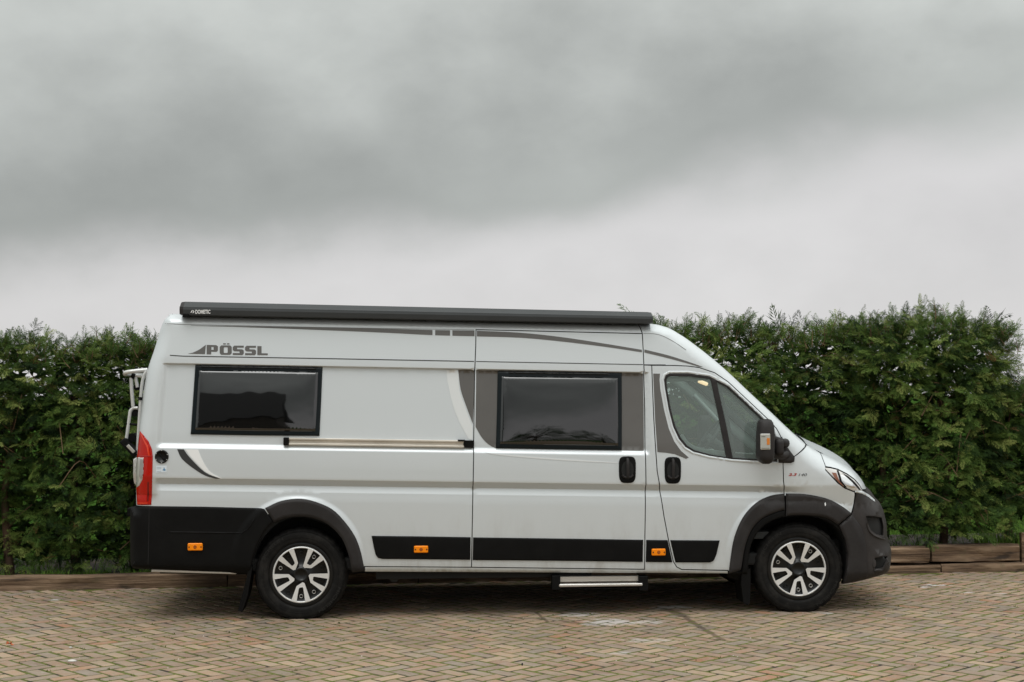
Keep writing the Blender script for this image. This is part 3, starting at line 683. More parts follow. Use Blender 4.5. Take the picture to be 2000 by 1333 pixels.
# ------------------------------------------------------------------ rail, fuel cap, sticker, handles, markers, lights
rl = MB()
ra, rb2 = at(563, 862.4), at(906, 867.4)
def rail_box(mb, pa, pb, h, t, base, mat=0, dz=0):
    a = at(*pa); b = at(*pb); L_ = math.hypot(b[0]-a[0], b[1]-a[1]); ang = math.atan2(b[1]-a[1], b[0]-a[0])
    cx, cz = (a[0]+b[0])/2, (a[1]+b[1])/2+dz; y = float(side(cx, cz)[0])-base-t/2
    box(mb, (cx, y, cz), (L_, t, h), min(h, t)*.18, mat, Matrix.Rotation(-ang, 3, 'Y'))
for dz, t in ((.021, .026), (0, .010), (-.021, .026)): rail_box(rl, (563, 862.4), (906, 867.6), .016 if dz else .03, t, .0, 0, dz)
dr = rl.build('door_rail', M['alu_cream'], van)
mb = MB(); rail_box(mb, (554, 862.3), (565, 862.5), .062, .034, 0); mb.build('rail_end', BK, dr)
mb = MB(); rail_box(mb, (905, 867.6), (925.5, 867.9), .060, .020, 0); mb.build('rail_end', BK, dr)
mb = MB(); rail_box(mb, (894, 860.6), (908, 860.8), .014, .038, 0); mb.build('rail_catch', BK, dr)
fx, fz = at(316, 892.3); fy = float(side(fx, fz)[0])
mb = MB(); lathe(mb, [(.054, .01), (.054, -.006), (.050, -.011), (.044, -.012), (.042, -.006), (.0, -.005)], (fx, fy, fz), 32); cap = mb.build('fuel_cap', M['rim_black'], van)
mb = MB(); box(mb, (fx, fy-.012, fz), (.012, .016, .062), .004, 0, Matrix.Rotation(math.radians(-40), 3, 'Y')); mb.build('cap_grip', BK, cap)
for a in (20, 150, 270, 90, 210, 330):
    mb = MB(); lathe(mb, [(.0036, 0), (.003, -.003), (0, -.003)], (fx+.048*math.cos(math.radians(a)), fy-.011, fz+.048*math.sin(math.radians(a))), 8); mb.build('screw', M['alu'], cap)
st = part('sticker', PX([(305, 910.2), (325.6, 910), (325.4, 923), (305.2, 923.4)]), M['sticker'], van, off=.0022, flange=.002)
part('sticker_print', PX([(317, 918.5), (319.5, 917), (320.5, 912.5), (322, 917), (324.5, 918), (322, 920)]), M['blue'], st, off=.0034, flange=.001)
for y in (912.6, 915.4, 920.6): part('sticker_print', PX([(306.5, y), (315, y-.1), (315, y+.8), (306.5, y+.9)]), plain('faint_print', (.45, .52, .60), .5), st, off=.0034, flange=.001)
def handle(parent, x0, y0, x1, y1):
    cx, cy2 = (x0+x1)/2, (y0+y1)/2; a = (x1-x0)/2; b = (y1-y0)/2
    ol = [(cx+a*math.copysign(abs(math.cos(t))**.55, math.cos(t))*(1-.05*math.sin(t)), cy2+b*math.copysign(abs(math.sin(t))**.5, math.sin(t))) for t in np.linspace(0, 2*math.pi, 28, endpoint=False)]
    h = part('door_handle', PX(ol), BK, parent, off=.013, bevel=.012, flange=.015, edge_step=.015, rows=False, step=.02)
    X, Z = at(cx, cy2); Y = float(side(X, Z)[0]); mb = MB()
    host = h if parent is van else parent
    ca = part('handle_cup', PX([(cx+a*.72*math.cos(t), cy2+b*.02+b*.70*math.sin(t)) for t in np.linspace(0, 2*math.pi, 20, endpoint=False)]), M['dark'], host, off=.0145, flange=.001, edge_step=.02, rows=False, step=.03)
    sc = (x1-x0)/243
    tube(mb, [(X, Y-.012, Z+.088), (X, Y-.03, Z+.078), (X, Y-.034, Z+.04), (X, Y-.033, Z-.03), (X, Y-.026, Z-.058)], [.011, .0125, .0125, .0125, .013], 10)
    tube(mb, catmull([(X-.044, Y-.018, Z-.040), (X-.026, Y-.022, Z-.058), (X, Y-.024, Z-.062), (X+.026, Y-.022, Z-.058), (X+.044, Y-.018, Z-.040)], 3), .008, 8)
    mb.build('handle_grip', M['plastic_grey'], host)
handle(slide, 1208.6, 891.6, 1241.8, 944); handle(cdoor, 1297.8, 892.8, 1330, 945.2)
def marker(parent, x0, y0, x1, y1, base):
    a = at((x0+x1)/2, (y0+y1)/2); y = float(side(*a)[0]); mb = MB(); wd = (x1-x0)/241; hh = (y1-y0)/241
    box(mb, (a[0], y-base-.008, a[1]), (wd, .02, hh), .006); m = mb.build('side_marker_lamp', M['amber'], parent)
    for s in (-1, 1):
        mb = MB(); lathe(mb, [(.0055, 0), (.0055, -.004), (0, -.003)], (a[0]+s*wd*.4, y-base-.0175, a[1]), 10); mb.build('screw', M['dark'], m)
    mb = MB(); lathe(mb, [(.006, 0), (.009, -.002), (.013, -.002), (.014, 0)], (a[0], y-base-.0178, a[1]), 14)
    box(mb, (a[0], y-base-.019, a[1]), (.004, .002, .03)); box(mb, (a[0], y-base-.019, a[1]), (.016, .002, .004)); mb.build('reflector_mark', plain('amber_emblem', (.35, .08, .004), .4), m)  # emblem in a darker amber
marker(van, 368, 1061, 396, 1075, .012); marker(van, 808.8, 1066, 836, 1079.4, .014); marker(van, 1271.8, 1071.6, 1299, 1085, .014)
# tail light
tl = part('tail_light', PX([(273, 841.5), (280, 850), (290, 862), (297, 878), (298.6, 892), (297.6, 930), (295.6, 986.5), (267.8, 986.5), (266, 953), (264, 940), (262, 900), (268, 888)]), M['red'], van, off=.010, bevel=.010, flange=.012)
part('reversing_lens', PX([(267.5, 892.5), (281.5, 893), (281.3, 925), (279, 938), (273, 949), (266.8, 954), (262, 944), (260.3, 930), (260.6, 897)]), M['lens'], tl, off=.013, bevel=.010, flange=.006)
part('lens_core', PX([(274, 897), (280.6, 898), (280, 926), (276, 937), (272, 930)]), plain('lens_inner', (.30, .28, .27), .2, 0, .6, .5), tl, off=.0155, flange=.002)
part('red_strip', PX([(274.5, 846), (276.5, 848), (290, 871), (293, 890), (290, 890.5), (287, 874), (277, 853)]), M['red_bright'], tl, off=.0125, flange=.002)
part('red_strip', PX([(269, 888.5), (296.5, 890), (296.5, 892), (269, 891)]), M['badge_red'], tl, off=.0125, flange=.002)
part('red_strip', PX([(268.5, 981.5), (289, 982), (289, 983.8), (268.5, 983.6)]), M['red_bright'], tl, off=.0125, flange=.002)
part('dark_strip', PX([(288.5, 942), (291, 941), (290.5, 978), (288, 979)]), plain('lens_dark_red', (.14, .006, .004), .3), tl, off=.0125, flange=.002)  # strip in a darker red
# wing mirror
mi = MB()
def loft(mb, secs, mat=0):
    n = len(secs[0]); vs = [p for s in secs for p in s]; fs = [(i*n+k, i*n+(k+1) % n, (i+1)*n+(k+1) % n, (i+1)*n+k) for i in range(len(secs)-1) for k in range(n)]
    fs += [tuple(range(n)), tuple(range((len(secs)-1)*n, len(secs)*n))[::-1]]; mb.add(vs, fs, mat)
MY = -1.22
def mp_(x, y): return onplane(x, y, MY)
secs = []
for py, xa, xb, dp in ((819, 1489, 1503, .03), (821, 1484, 1507, .055), (826, 1481.5, 1510, .075), (836, 1480.3, 1512, .09), (850, 1479.5, 1513, .095), (880, 1478.6, 1512, .095), (890, 1478.6, 1512, .095), (898, 1480.5, 1511, .09), (903, 1485, 1508.5, .07), (906.5, 1491, 1503, .04)):
    a = mp_(xa, py); b = mp_(xb, py); cx = (a[0]+b[0])/2; hw = (b[0]-a[0])/2; z = a[1]
    secs.append([(cx+hw*math.copysign(abs(math.cos(t))**.7, math.cos(t)), MY+.02-dp*math.copysign(abs(math.sin(t))**.75, math.sin(t))*(1 if math.sin(t) > 0 else 1.0), z) for t in np.linspace(0, 2*math.pi, 20, endpoint=False)])
loft(mi, secs)
mir = mi.build('wing_mirror', G, van)
mf = MB(); loft(mf, [[(x, -y, z) for x, y, z in q][::-1] for q in secs]); mir2 = mf.build('wing_mirror', G, van)
mf = MB(); _m = mp_(1525, 872); tube(mf, [(_m[0]-.05, 1.16, _m[1]), (_m[0]+.05, .98, _m[1])], .05, 10); mf.build('mirror_arm', G, mir2)
mb = MB(); ar0 = mp_(1511, 868); bs = at(1538, 880)
zz = [at(1527, 853), at(1533, 868), at(1545, 884), at(1552, 893), at(1551, 902), at(1544, 905), at(1520, 904.5), at(1519, 866)]
panel(mb, zz, off=.03, bevel=.03, flange=.04, rows=False, step=.04)
for z0 in (.055, -.075):
    tube(mb, [(ar0[0]-.03, MY+.06, ar0[1]+z0), (bs[0]-.06, -1.08, bs[1]+z0*.8+.02), (bs[0]-.02, -1.02, bs[1]+z0*.7+.02)], [.03, .035, .04], 12)
box(mb, ((ar0[0]+bs[0])/2-.02, -1.12, ar0[1]-.03), (.07, .14, .13), .03)
mb.build('mirror_arm', G, mir)
mb = MB(); a, b = mp_(1481, 878), mp_(1500, 847); yb = MY-.074
box(mb, ((a[0]+b[0])/2, yb, (a[1]+b[1])/2), (b[0]-a[0], .012, b[1]-a[1]), .005); mb.build('indicator_lens', M['lens'], mir)
mb = MB(); a, b = mp_(1493, 868.5), mp_(1498.5, 855.5)
box(mb, ((a[0]+b[0])/2, yb-.0065, (a[1]+b[1])/2), (b[0]-a[0], .004, b[1]-a[1]), .0015); mb.build('indicator_bulb', plain('amber_bulb', (.70, .22, .03), .3), mir)
for yy2 in (852, 874.5):
    mb = MB(); a, b = mp_(1482.5, yy2+1), mp_(1490 if yy2 < 860 else 1498, yy2)
    box(mb, ((a[0]+b[0])/2, yb-.006, (a[1]+b[1])/2), (b[0]-a[0], .003, b[1]-a[1])); mb.build('lens_line', M['decal'], mir)
# ------------------------------------------------------------------ awning case on the roof edge
aw = MB()
za = []
for px, pyt, pyb in ((354.5, 589.6, 617), (1271.5, 610, 633.6)):
    t = onplane(px, pyt, -.885); b = onplane(px, pyb, -.95); za.append((t[0], t[1], b[1]))
def awsec(i, sc=1.0, dx=0.):
    X, zt, zb = za[i]; h = zt-zb
    pr = [(-.72, 0), (-.93, 0), (-.985, .06), (-.99, .40), (-.985, .60), (-.965, .63), (-.915, .90), (-.908, .93), (-.890, .94), (-.885, 1.0), (-.78, 1.04), (-.72, .9)]
    return [(X+dx, y, zb+h*q) for y, q in pr]
s0, s1 = awsec(0, dx=.03), awsec(1, dx=-.03); n = len(s0)
aw.add(s0+s1, [(i, (i+1) % n, n+(i+1) % n, n+i) for i in range(n)], 0, None, False)
awn = aw.build('awning_case', M['anthracite'], van)
for i, dx, ddx in ((0, .03, 0.), (1, -.03, 0.)):
    mb = MB(); a = awsec(i, dx=dx); b = awsec(i, dx=0.)
    cyy = np.mean([q[1] for q in a]); czz = np.mean([q[2] for q in a])
    b2 = [(q[0], cyy+(q[1]-cyy)*.93, czz+(q[2]-czz)*.90) for q in b]
    mb.add(a+b2, [(k, (k+1) % n, n+(k+1) % n, n+k) for k in range(n)], 0, None, False); mb.add(b2, [tuple(range(n))], 0, None, False)
    mb.build('awning_end_cap', M['plastic_grey'] if i == 0 else M['anthracite'], awn)
mb = MB(); X, zt, zb = za[0]
box(mb, (X+.05, -.96, zb-.0), (.05, .06, .03), .004); mb.build('awning_bracket', BK, awn)
v, f = text_mesh('DOMETIC', .035); a, b = onplane(381.5, 613.4, -.992), onplane(411, 605.4, -.992)
sk = lambda X: -RAKE*(X-a[0])
mb = MB(); X = a[0]+(b[0]-a[0])*v[:, 0]; Z = a[1]+(b[1]-a[1])*v[:, 1]
h_ = za[0][1]-za[0][2]
mb.add(np.stack([X, np.full(len(X), -.9935), Z], 1), f, 0, None, False)
for dx in (0,):
    q = lambda x, y: (onplane(x, y, -.9935)[0], -.9935, onplane(x, y, -.9935)[1])
    mb.add([q(372, 611), (q(374.5, 606.4)), q(376, 608), q(374, 611)], [(0, 1, 2, 3)], 0, None, False)
    mb.add([q(376.4, 605.6), q(380, 609), q(376.8, 612.6), q(376, 611), q(378, 609), q(375.8, 607)], [(0, 1, 4, 5), (1, 2, 3, 4)], 0, None, False)
mb.build('awning_lettering', M['white'], awn)
mb = MB()
for t in (.1, .5, .9):
    mb = MB(); X = za[0][0]*(1-t)+za[1][0]*t; zb = za[0][2]*(1-t)+za[1][2]*t; box(mb, (X, -.80, zb-.02), (.12, .12, .06), .01); mb.build('awning_bracket', M['dark'], awn)
# ------------------------------------------------------------------ entrance step
YS = -.93
def sbox(mb, x0, y0, x1, y1, yc, dp, bev=.004):
    a, b = onplane(x0, y1, yc), onplane(x1, y0, yc); box(mb, ((a[0]+b[0])/2, yc, (a[1]+b[1])/2), (b[0]-a[0], dp, b[1]-a[1]), bev)
es = MB(); sbox(es, 1093, 1147, 1246, 1149.5, YS, .10, .002); stp = es.build('entrance_step', M['dark'], van)
for xa, ya_, xb, yb_ in ((1077, 1123, 1093, 1151), (1246, 1124, 1263.5, 1152.5)):
    mb = MB(); sbox(mb, xa, ya_, xb, yb_, YS, .12); mb.build('step_bracket', BK, stp)
mb = MB(); sbox(mb, 1093, 1123.8, 1247, 1136.6, YS+.01, .05); mb.build('step_board', M['alu'], stp)
mb = MB(); sbox(mb, 1091, 1138.4, 1254, 1146, YS-.03, .08, .006); mb.build('step_tread', M['alu'], stp)
# under-bumper rail, mud flaps
mb = MB(); a, b = onplane(296, 1114.5, -.96), onplane(462, 1119, -.96)
box(mb, ((a[0]+b[0])/2, -.95, (a[1]+b[1])/2), (b[0]-a[0], .05, .022), .004, 0, Matrix.Rotation(-math.atan2(b[1]-a[1], b[0]-a[0]), 3, 'Y')); mb.build('underrun_rail', M['alu'], van)
def flap(px, y):
    mb = MB(); P = [onplane(*q, y) for q in px]; n = len(P)
    mb.add([(x, y-.12, z) for x, z in P]+[(x, y+.14, z) for x, z in P], [tuple(range(n)), tuple(range(n, 2*n))[::-1]]+[(i, n+i, n+(i+1) % n, (i+1) % n) for i in range(n)], 0, None, False)
    return mb.build('mud_flap', BK, van)
flap([(491, 1096), (496, 1106), (487, 1160), (476, 1192), (468, 1189), (471, 1178), (484, 1130)], -.88)
flap([(1449, 1108), (1459, 1108), (1459.5, 1138), (1458, 1174), (1453, 1178), (1446, 1174), (1441, 1138), (1442, 1120)], -.88)
# ------------------------------------------------------------------ wheels
RT = .372
def make_wheel(x, side_, steer=0.):
    root_loc = (x, side_*.985, .352); s = -side_            # s=+1 for the near side (face at -Y)
    R0 = []
    def Y(v): return v
    c = (0, 0, 0)
    tp = [(.255, .03), (.262, .012), (.275, .004), (.290, .006), (.315, .002), (.335, .006), (.352, .016), (.362, .030), (.369, .048), (.372, .07), (.372, .15), (.366, .19), (.35, .21), (.30, .222), (.25, .20)]
    mb = MB(); n = 108; k = len(tp); vs = []; fs = []
    for i in range(n):
        a = 2*math.pi*i/n
        for j, (r, y) in enumerate(tp):
            if j in (7, 8) and i % 3 == 0: r -= .009
            if j == 6 and i % 3 == 0: r -= .003
            if j in (9, 10) and i % 6 == 0: r -= .006
            z = max(r*math.sin(a), -.3485)
            if r*math.sin(a) < -.33: y = y-.006*min(1, (-.33-r*math.sin(a))/.03)
            vs.append((r*math.cos(a), y*(1 if side_ < 0 else -1), z))
    for i in range(n):
        j = (i+1) % n
        for q in range(k-1):
            f = (i*k+q, j*k+q, j*k+q+1, i*k+q+1); fs.append(f if side_ < 0 else f[::-1])
    mb.add(vs, fs)
    # sidewall ribs
    sg = 1 if side_ < 0 else -1
    wheel = mb.build('wheel', M['tyre'], van); wheel.location = root_loc; wheel.rotation_euler = (0, 0, steer)
    mb = MB()
    for r in (.300, .345): lathe(mb, [(r-.0022, .006*sg), (r-.001, (.0018 if r < .32 else .0085)*sg), (r+.001, (.0018 if r < .32 else .0085)*sg), (r+.0022, .006*sg)], c, 96)
    mb.build('sidewall_rib', M['tyre'], wheel)
    # raised lettering on the sidewall
    v, f = text_mesh('MICHELIN', .02)
    for a0 in (100, 280):
        mb = MB(); P = []
        for u, q in v:
            th = math.radians(a0+62-u*46); r = .312+q*.024; P.append((r*math.cos(th), .0005*sg, r*math.sin(th)))
        mb.add(P, f if sg > 0 else [q[::-1] for q in f], 0, None, False); mb.build('tyre_lettering', plain('raised_rubber', (.022, .021, .020), .7, 0, .15), wheel)
    mb = MB(); lathe(mb, [(.262, .030), (.250, .022), (.222, .024), (.215, .034), (.19, .046), (.10, .040), (.065, .030), (.06, .018), (.045, .014), (.042, .020), (.0, .021)] if sg > 0 else [(.262, -.030), (.250, -.022), (.222, -.024), (.215, -.034), (.19, -.046), (.10, -.040), (.065, -.030), (.06, -.018), (.045, -.014), (.042, -.020), (.0, -.021)], c, 64)
    hub = mb.build('hubcap', M['rim_black'], wheel)
    mb = MB(); lathe(mb, [(q, y*sg) for q, y in ((.226, .022), (.223, .012), (.216, .010), (.212, .014), (.211, .03))], c, 72); mb.build('hubcap_ring', M['rim_silver'], wheel)
    for kk in range(5):
        th = math.radians(-90+72*kk); ct, stt = math.cos(th), math.sin(th)
        ol = [(.2135, .034), (.150, .0245), (.104, .0170), (.098, .0120), (.102, -.0120), (.112, -.0180), (.150, -.0250), (.2135, -.034), (.205, -.077), (.150, -.0575), (.090, -.0360), (.059, .012), (.066, .028), (.085, .0345), (.150, .0575), (.205, .077)]
        # open V: two arms from the rim that join in a flat foot near the hub
        mb = MB(); m = len(ol); fy = []
        def dep(r): return (.010+(.212-r)*.055)*sg
        top = [(r*ct-t*stt, dep(r), r*stt+t*ct) for r, t in ol]; bot = [(a, b+.022*sg, c2) for a, b, c2 in top]
        pairs = [(0, 1, 14, 15), (1, 2, 13, 14), (2, 3, 12, 13), (3, 4, 11, 12), (4, 5, 10, 11), (5, 6, 9, 10), (6, 7, 8, 9)]
        mb.add(top, pairs if sg < 0 else [q[::-1] for q in pairs], 0, None, False)
        mb.add(top+bot, [(i, (i+1) % m, m+(i+1) % m, m+i) for i in range(m)], 1, None, False)
        mb.build('spoke', [M['rim_silver'], M['rim_black']], wheel)
    for kk in range(10):
        th = math.radians(-54-18+36*kk+18); rr = .172
        mb = MB(); lathe(mb, [(.016, .045*sg), (.015, .030*sg), (.012, .028*sg), (.011, .04*sg)], (rr*math.cos(th), 0, rr*math.sin(th)), 12); mb.build('wheel_clip', M['alu'] if kk % 3 == 0 else M['rim_black'], wheel)
    return wheel
make_wheel(-2.0175, -1); make_wheel(2.0175, -1, math.radians(-4)); make_wheel(-2.0175, 1); make_wheel(2.0175, 1, math.radians(-4))
# ------------------------------------------------------------------ cab interior
it = MB()
box(it, (1.95, 0, 1.02), (.75, 1.7, .30), .06); box(it, (2.2, 0, 1.18), (.40, 1.7, .10), .04)
it.build('dashboard', M['trim_dark'], van)
it = MB(); box(it, (1.2, 0, .62), (1.9, 1.8, .06), .01); box(it, (.36, 0, 1.45), (.03, 1.8, 1.5), .005); it.build('cab_floor', M['trim_dark'], van)
it = MB(); lq = onplane(1373, 748, -.15); box(it, (.84, 0, lq[1]+.03), (.94, 1.62, .03), .01)
box(it, (.62, -.86, 1.5), (.06, .04, .8), .01); box(it, (.62, .86, 1.5), (.06, .04, .8), .01); it.build('headlining', M['trim_light'], van)
it = MB()
for s in (-1, 1):
    pp = [(1.25, s*.86, 2.0), (1.6, s*.87, 1.72), (2.02, s*.89, 1.36), (2.2, s*.9, 1.2)]
    tube(it, pp, .045, 10)
it.build('pillar_trim', M['trim_light'], van)
it = MB()
b0, b1 = onplane(1355, 772, .70), onplane(1407, 828, .70); tube(it, [(b0[0], .70, b0[1]), (b1[0], .70, b1[1])], .022, 8); it.build('blind_cassette', M['cover'], van)
it = MB(); b0, b1 = onplane(1322, 846, -.90), onplane(1418, 884, -.90)
tube(it, catmull([(*[onplane(1329, 851, -.905)[0]], -.905, onplane(1329, 851, -.905)[1]), (onplane(1345, 871, -.905)[0], -.905, onplane(1345, 871, -.905)[1]), (onplane(1380, 883, -.905)[0], -.905, onplane(1380, 883, -.905)[1]), (onplane(1470, 892, -.905)[0], -.905, onplane(1470, 892, -.905)[1])], 4), .024, 8); it.build('door_card', M['trim_light'], van)
it = MB(); box(it, (1.30, .93, 1.05), (.9, .06, .42), .02); it.build('door_card', M['trim_light'], van)
for s in (-1, 1):
    it = MB(); yc = s*.46
    box(it, (1.02, yc, .95), (.50, .50, .16), .06); box(it, (.78, yc, 1.30), (.16, .48, .66), .06, 0, Matrix.Rotation(math.radians(-12), 3, 'Y'))
    seat = it.build('cab_seat', M['seatcloth'], van)
    it = MB(); box(it, (.70, yc, 1.74), (.10, .27, .19), .04, 0, Matrix.Rotation(math.radians(-10), 3, 'Y')); it.build('headrest', M['cover'], seat)
it = MB(); sq = onplane(1383, 858, .44); cw = Vector((sq[0], .44, sq[1])); ax = Vector((-.82, 0, .57)).normalized(); a1 = Vector((0, 1, 0)); a2 = ax.cross(a1)
tube(it, [cw+a1*.195*math.cos(t)+a2*.195*math.sin(t) for t in np.linspace(0, 2*math.pi, 33)], .016, 8, caps=False)
for t in (.2, math.pi-.2, -math.pi/2): tube(it, [cw, cw+a1*.19*math.cos(t)+a2*.19*math.sin(t)], .015, 6)
tube(it, [cw+ax*.03, cw-ax*.25], .05, 10); it.build('steering_wheel', M['trim_dark'], van)
it = MB(); box(it, (lq[0], -.15, lq[1]), (.085, .06, .030), .010, 0, Matrix.Rotation(.38, 3, 'Y'))
lm = Nodes('cab_lamp'); lm.set(Base_Color=(1, .85, .7), Emission_Color=(1, .62, .34), Emission_Strength=1.5); it.build('cab_lamp', lm.m, van)
# ------------------------------------------------------------------ bike carrier on the back doors
bc = MB(); n_ = lambda x, y, Y: (onplane(x, y, Y)[0], Y, onplane(x, y, Y)[1])
ya = -.62
def carrier_tube(name, px, r, mat, parent, both=True, Y=ya, smooth_=True):
    base = [n_(x, y, Y) for x, y in px]
    for s in ((1, -1) if both else (1,)):
        mb = MB(); p = [(a, b*s, c) for a, b, c in base]; tube(mb, catmull(p, 5) if smooth_ and len(p) > 2 else p, r, 10); mb.build(name, mat, parent)
mb = MB(); tube(mb, catmull([n_(244, 731, ya), n_(246, 728, ya-.03), n_(262, 725.5, ya-.04), n_(288, 723, ya-.02)], 4), .017, 10)
tube(mb, [n_(244, 731, ya), (n_(244, 731, ya)[0], .62, n_(244, 731, ya)[2])], .017, 10)
car = mb.build('bike_carrier', M['white_tube'], van)
carrier_tube('carrier_tube', [(258, 733), (268, 734.5), (288, 736.5)], .013, M['white_tube'], car)
carrier_tube('carrier_tube', [(256, 738), (257.5, 765), (260, 795)], .015, M['white_tube'], car)
carrier_tube('carrier_tube', [(264.5, 737), (268.5, 757)], .014, M['white_tube'], car)
carrier_tube('carrier_tube', [(287, 725), (281.5, 733), (277.5, 750), (275, 775), (273, 806), (270.5, 845), (268.5, 880)], .013, M['white_tube'], car, Y=-.66)
carrier_tube('carrier_tube', [(269, 797.5), (261, 797.5), (255, 803), (252.5, 818), (249.5, 840), (246.8, 860)], .014, M['white_tube'], car)
for x, y, r in ((263.5, 806, .032), (258.5, 855, .036), (268, 757, .026)):
    mb = MB(); q = n_(x, y, -.6); tube(mb, [(q[0], -.62, q[2]), (q[0], .62, q[2])], r, 14); mb.build('wheel_rail', BK, car)
carrier_tube('carrier_strap', [(246.5, 828), (272.5, 830.6)], .010, BK, car)
carrier_tube('carrier_clamp', [(257, 734), (264, 736)], .024, BK, car, smooth_=False)
carrier_tube('carrier_clamp', [(275, 776), (274.6, 782)], .020, BK, car, Y=-.66, smooth_=False)
carrier_tube('carrier_clamp', [(287, 719), (285, 726)], .018, BK, car, smooth_=False)
carrier_tube('carrier_clamp', [(252, 798), (262, 794.5), (270, 797)], .008, BK, car)
mb = MB(); a, b = n_(243.5, 862, -.64), n_(266, 887, -.64); mid = [(a[i]+b[i])/2 for i in range(3)]
box(mb, mid, (math.hypot(b[0]-a[0], b[2]-a[2])+.03, .14, .055), .012, 0, Matrix.Rotation(-math.atan2(b[2]-a[2], b[0]-a[0]), 3, 'Y')); mb.build('carrier_platform', BK, car)
mb = MB(); a, b = n_(249, 870, -.72), n_(262, 884, -.72); mid = [(a[i]+b[i])/2 for i in range(3)]
box(mb, mid, (math.hypot(b[0]-a[0], b[2]-a[2]), .012, .026), .003, 0, Matrix.Rotation(-math.atan2(b[2]-a[2], b[0]-a[0]), 3, 'Y')); mb.build('platform_plate', M['alu'], car)
mb = MB(); q = n_(253, 1002, -.55); box(mb, (q[0], 0, q[2]), (.06, 1.0, .07), .01); mb.build('bumper_step', BK, van)
#@@SETTING@@
# ================================================================== the place: paving, sleepers, hedge, yard
def gp(px, py, z=0.):
    d = MC @ Vector(((px-1000)/FPX, -(py-666.5)/FPX, -1)); t = (z-CAM_H)/d.z; return (d.x*t, d.y*t)
LX, LY, LSL = -4.71, 13.13, .1195                            # front line of the timber edging
def edge_y(x): return LY+LSL*(x-LX)
LANG = math.atan(LSL)
# ---- ground sheets
def sheet(name, pts, z, mat, **k):
    mb = MB(); mb.add([(x, y, z) for x, y in pts], [tuple(range(len(pts)))], 0, None, False); return mb.build(name, mat, None, kind='structure', **k)
def lawn_mat():
    q = Nodes('lawn'); q.set(Roughness=1.); q.b.inputs['Specular IOR Level'].default_value = 0; p = q.pos()
    q.l(q.ramp(q.noise(1.7, 6, .65, p), [(.3, (.022, .052, .010)), (.55, (.035, .080, .014)), (.75, (.055, .10, .022))]), q.b.inputs['Base Color']); q.bump(q.noise(60, 4, .6, p), .6, .03); return q.m
def soil_mat():
    q = Nodes('soil'); q.set(Roughness=.95); p = q.pos()
    q.l(q.ramp(q.noise(9, 7, .7, p), [(.3, (.014, .010, .007)), (.55, (.035, .023, .014)), (.72, (.075, .045, .025))]), q.b.inputs['Base Color']); q.bump(q.noise(38, 6, .7, p), .9, .03); return q.m
M['lawn'] = lawn_mat(); M['soil'] = soil_mat()
th = np.linspace(0, 2*math.pi, 48, endpoint=False)
sheet('ground', [(900*math.cos(t), 900*math.sin(t)) for t in th], -.06, M['lawn'])
def stains(q, p, col):
    """drips, lime bloom and droppings where they lie on the yard, given in metres"""
    sp3 = q.n('ShaderNodeSeparateXYZ'); q.l(p, sp3.inputs[0]); x, y = sp3.outputs[0], sp3.outputs[1]
    nz = q.noise(7, 6, .7, p); nf = q.noise(40, 4, .7, p)
    def ell(cx, cy, rx, ry, gain=1., rag=.9):
        u = q.math('MULTIPLY', q.math('SUBTRACT', x, cx), 1/rx); v = q.math('MULTIPLY', q.math('SUBTRACT', y, cy), 1/ry)
        r = q.math('SQRT', q.math('ADD', q.math('MULTIPLY', u, u), q.math('MULTIPLY', v, v)))
        r = q.math('ADD', r, q.math('MULTIPLY', q.math('SUBTRACT', nz, .5), rag*2)); r = q.math('ADD', r, q.math('MULTIPLY', q.math('SUBTRACT', nf, .5), rag*1.5))
        return q.math('MULTIPLY', q.mapr(r, .35, 1.05, 1, 0), gain)
    def seg(a, b, wdt):
        ax, ay = a; bx, by = b; L_ = math.hypot(bx-ax, by-ay); ux, uy = (bx-ax)/L_, (by-ay)/L_
        dx = q.math('SUBTRACT', x, ax); dy = q.math('SUBTRACT', y, ay)
        t = q.math('ADD', q.math('MULTIPLY', dx, ux), q.math('MULTIPLY', dy, uy)); n_ = q.math('SUBTRACT', q.math('MULTIPLY', dx, -uy), q.math('MULTIPLY', dy, -ux))
        n_ = q.math('ADD', q.math('ABSOLUTE', n_), q.math('MULTIPLY', q.math('SUBTRACT', nz, .5), wdt*1.6))
        over = q.math('MAXIMUM', q.math('SUBTRACT', q.math('ABSOLUTE', q.math('SUBTRACT', t, L_/2)), L_/2), 0)
        return q.mapr(q.math('ADD', n_, over), wdt*.3, wdt, 1, 0)
    dark = None
    for a, b, wd in (((880, 1193), (1010, 1207), .035), ((1010, 1207), (1090, 1213), .03), ((1090, 1213), (1180, 1223), .05), ((1300, 1190), (1340, 1206), .10), ((1335, 1205), (1372, 1228), .05), ((1372, 1228), (1412, 1251), .05), ((1045, 1195), (1070, 1216), .03)):
        m = seg(gp(*a), gp(*b), wd*.75); dark = m if dark is None else q.math('MAXIMUM', dark, m)
    col = q.mix(q.math('MULTIPLY', dark, .6), col, (.035, .022, .015))
    wht = None
    for c, rx, ry, gn in (((1130, 1201), .24, .14, .5), ((1195, 1216), .30, .20, .6), ((1262, 1216), .2, .14, .4), ((1310, 1187), .2, .10, .6), ((1830, 1143.5), .13, .07, .95), ((1803, 1147.5), .06, .05, .9), ((1890, 1158), .10, .06, .55), ((1955, 1160), .10, .05, .35), ((1265, 1252), .22, .1, .35), ((1210, 1277), .14, .07, .35), ((110, 1172.5), .07, .05, .7), ((710, 1200), .05, .03, .4), ((1615, 1199), .1, .05, .35)):
        g = gp(*c); m = ell(g[0], g[1], rx, ry, gn); wht = m if wht is None else q.math('MAXIMUM', wht, m)
    col = q.mix(wht, col, (.56, .55, .55))
    return col
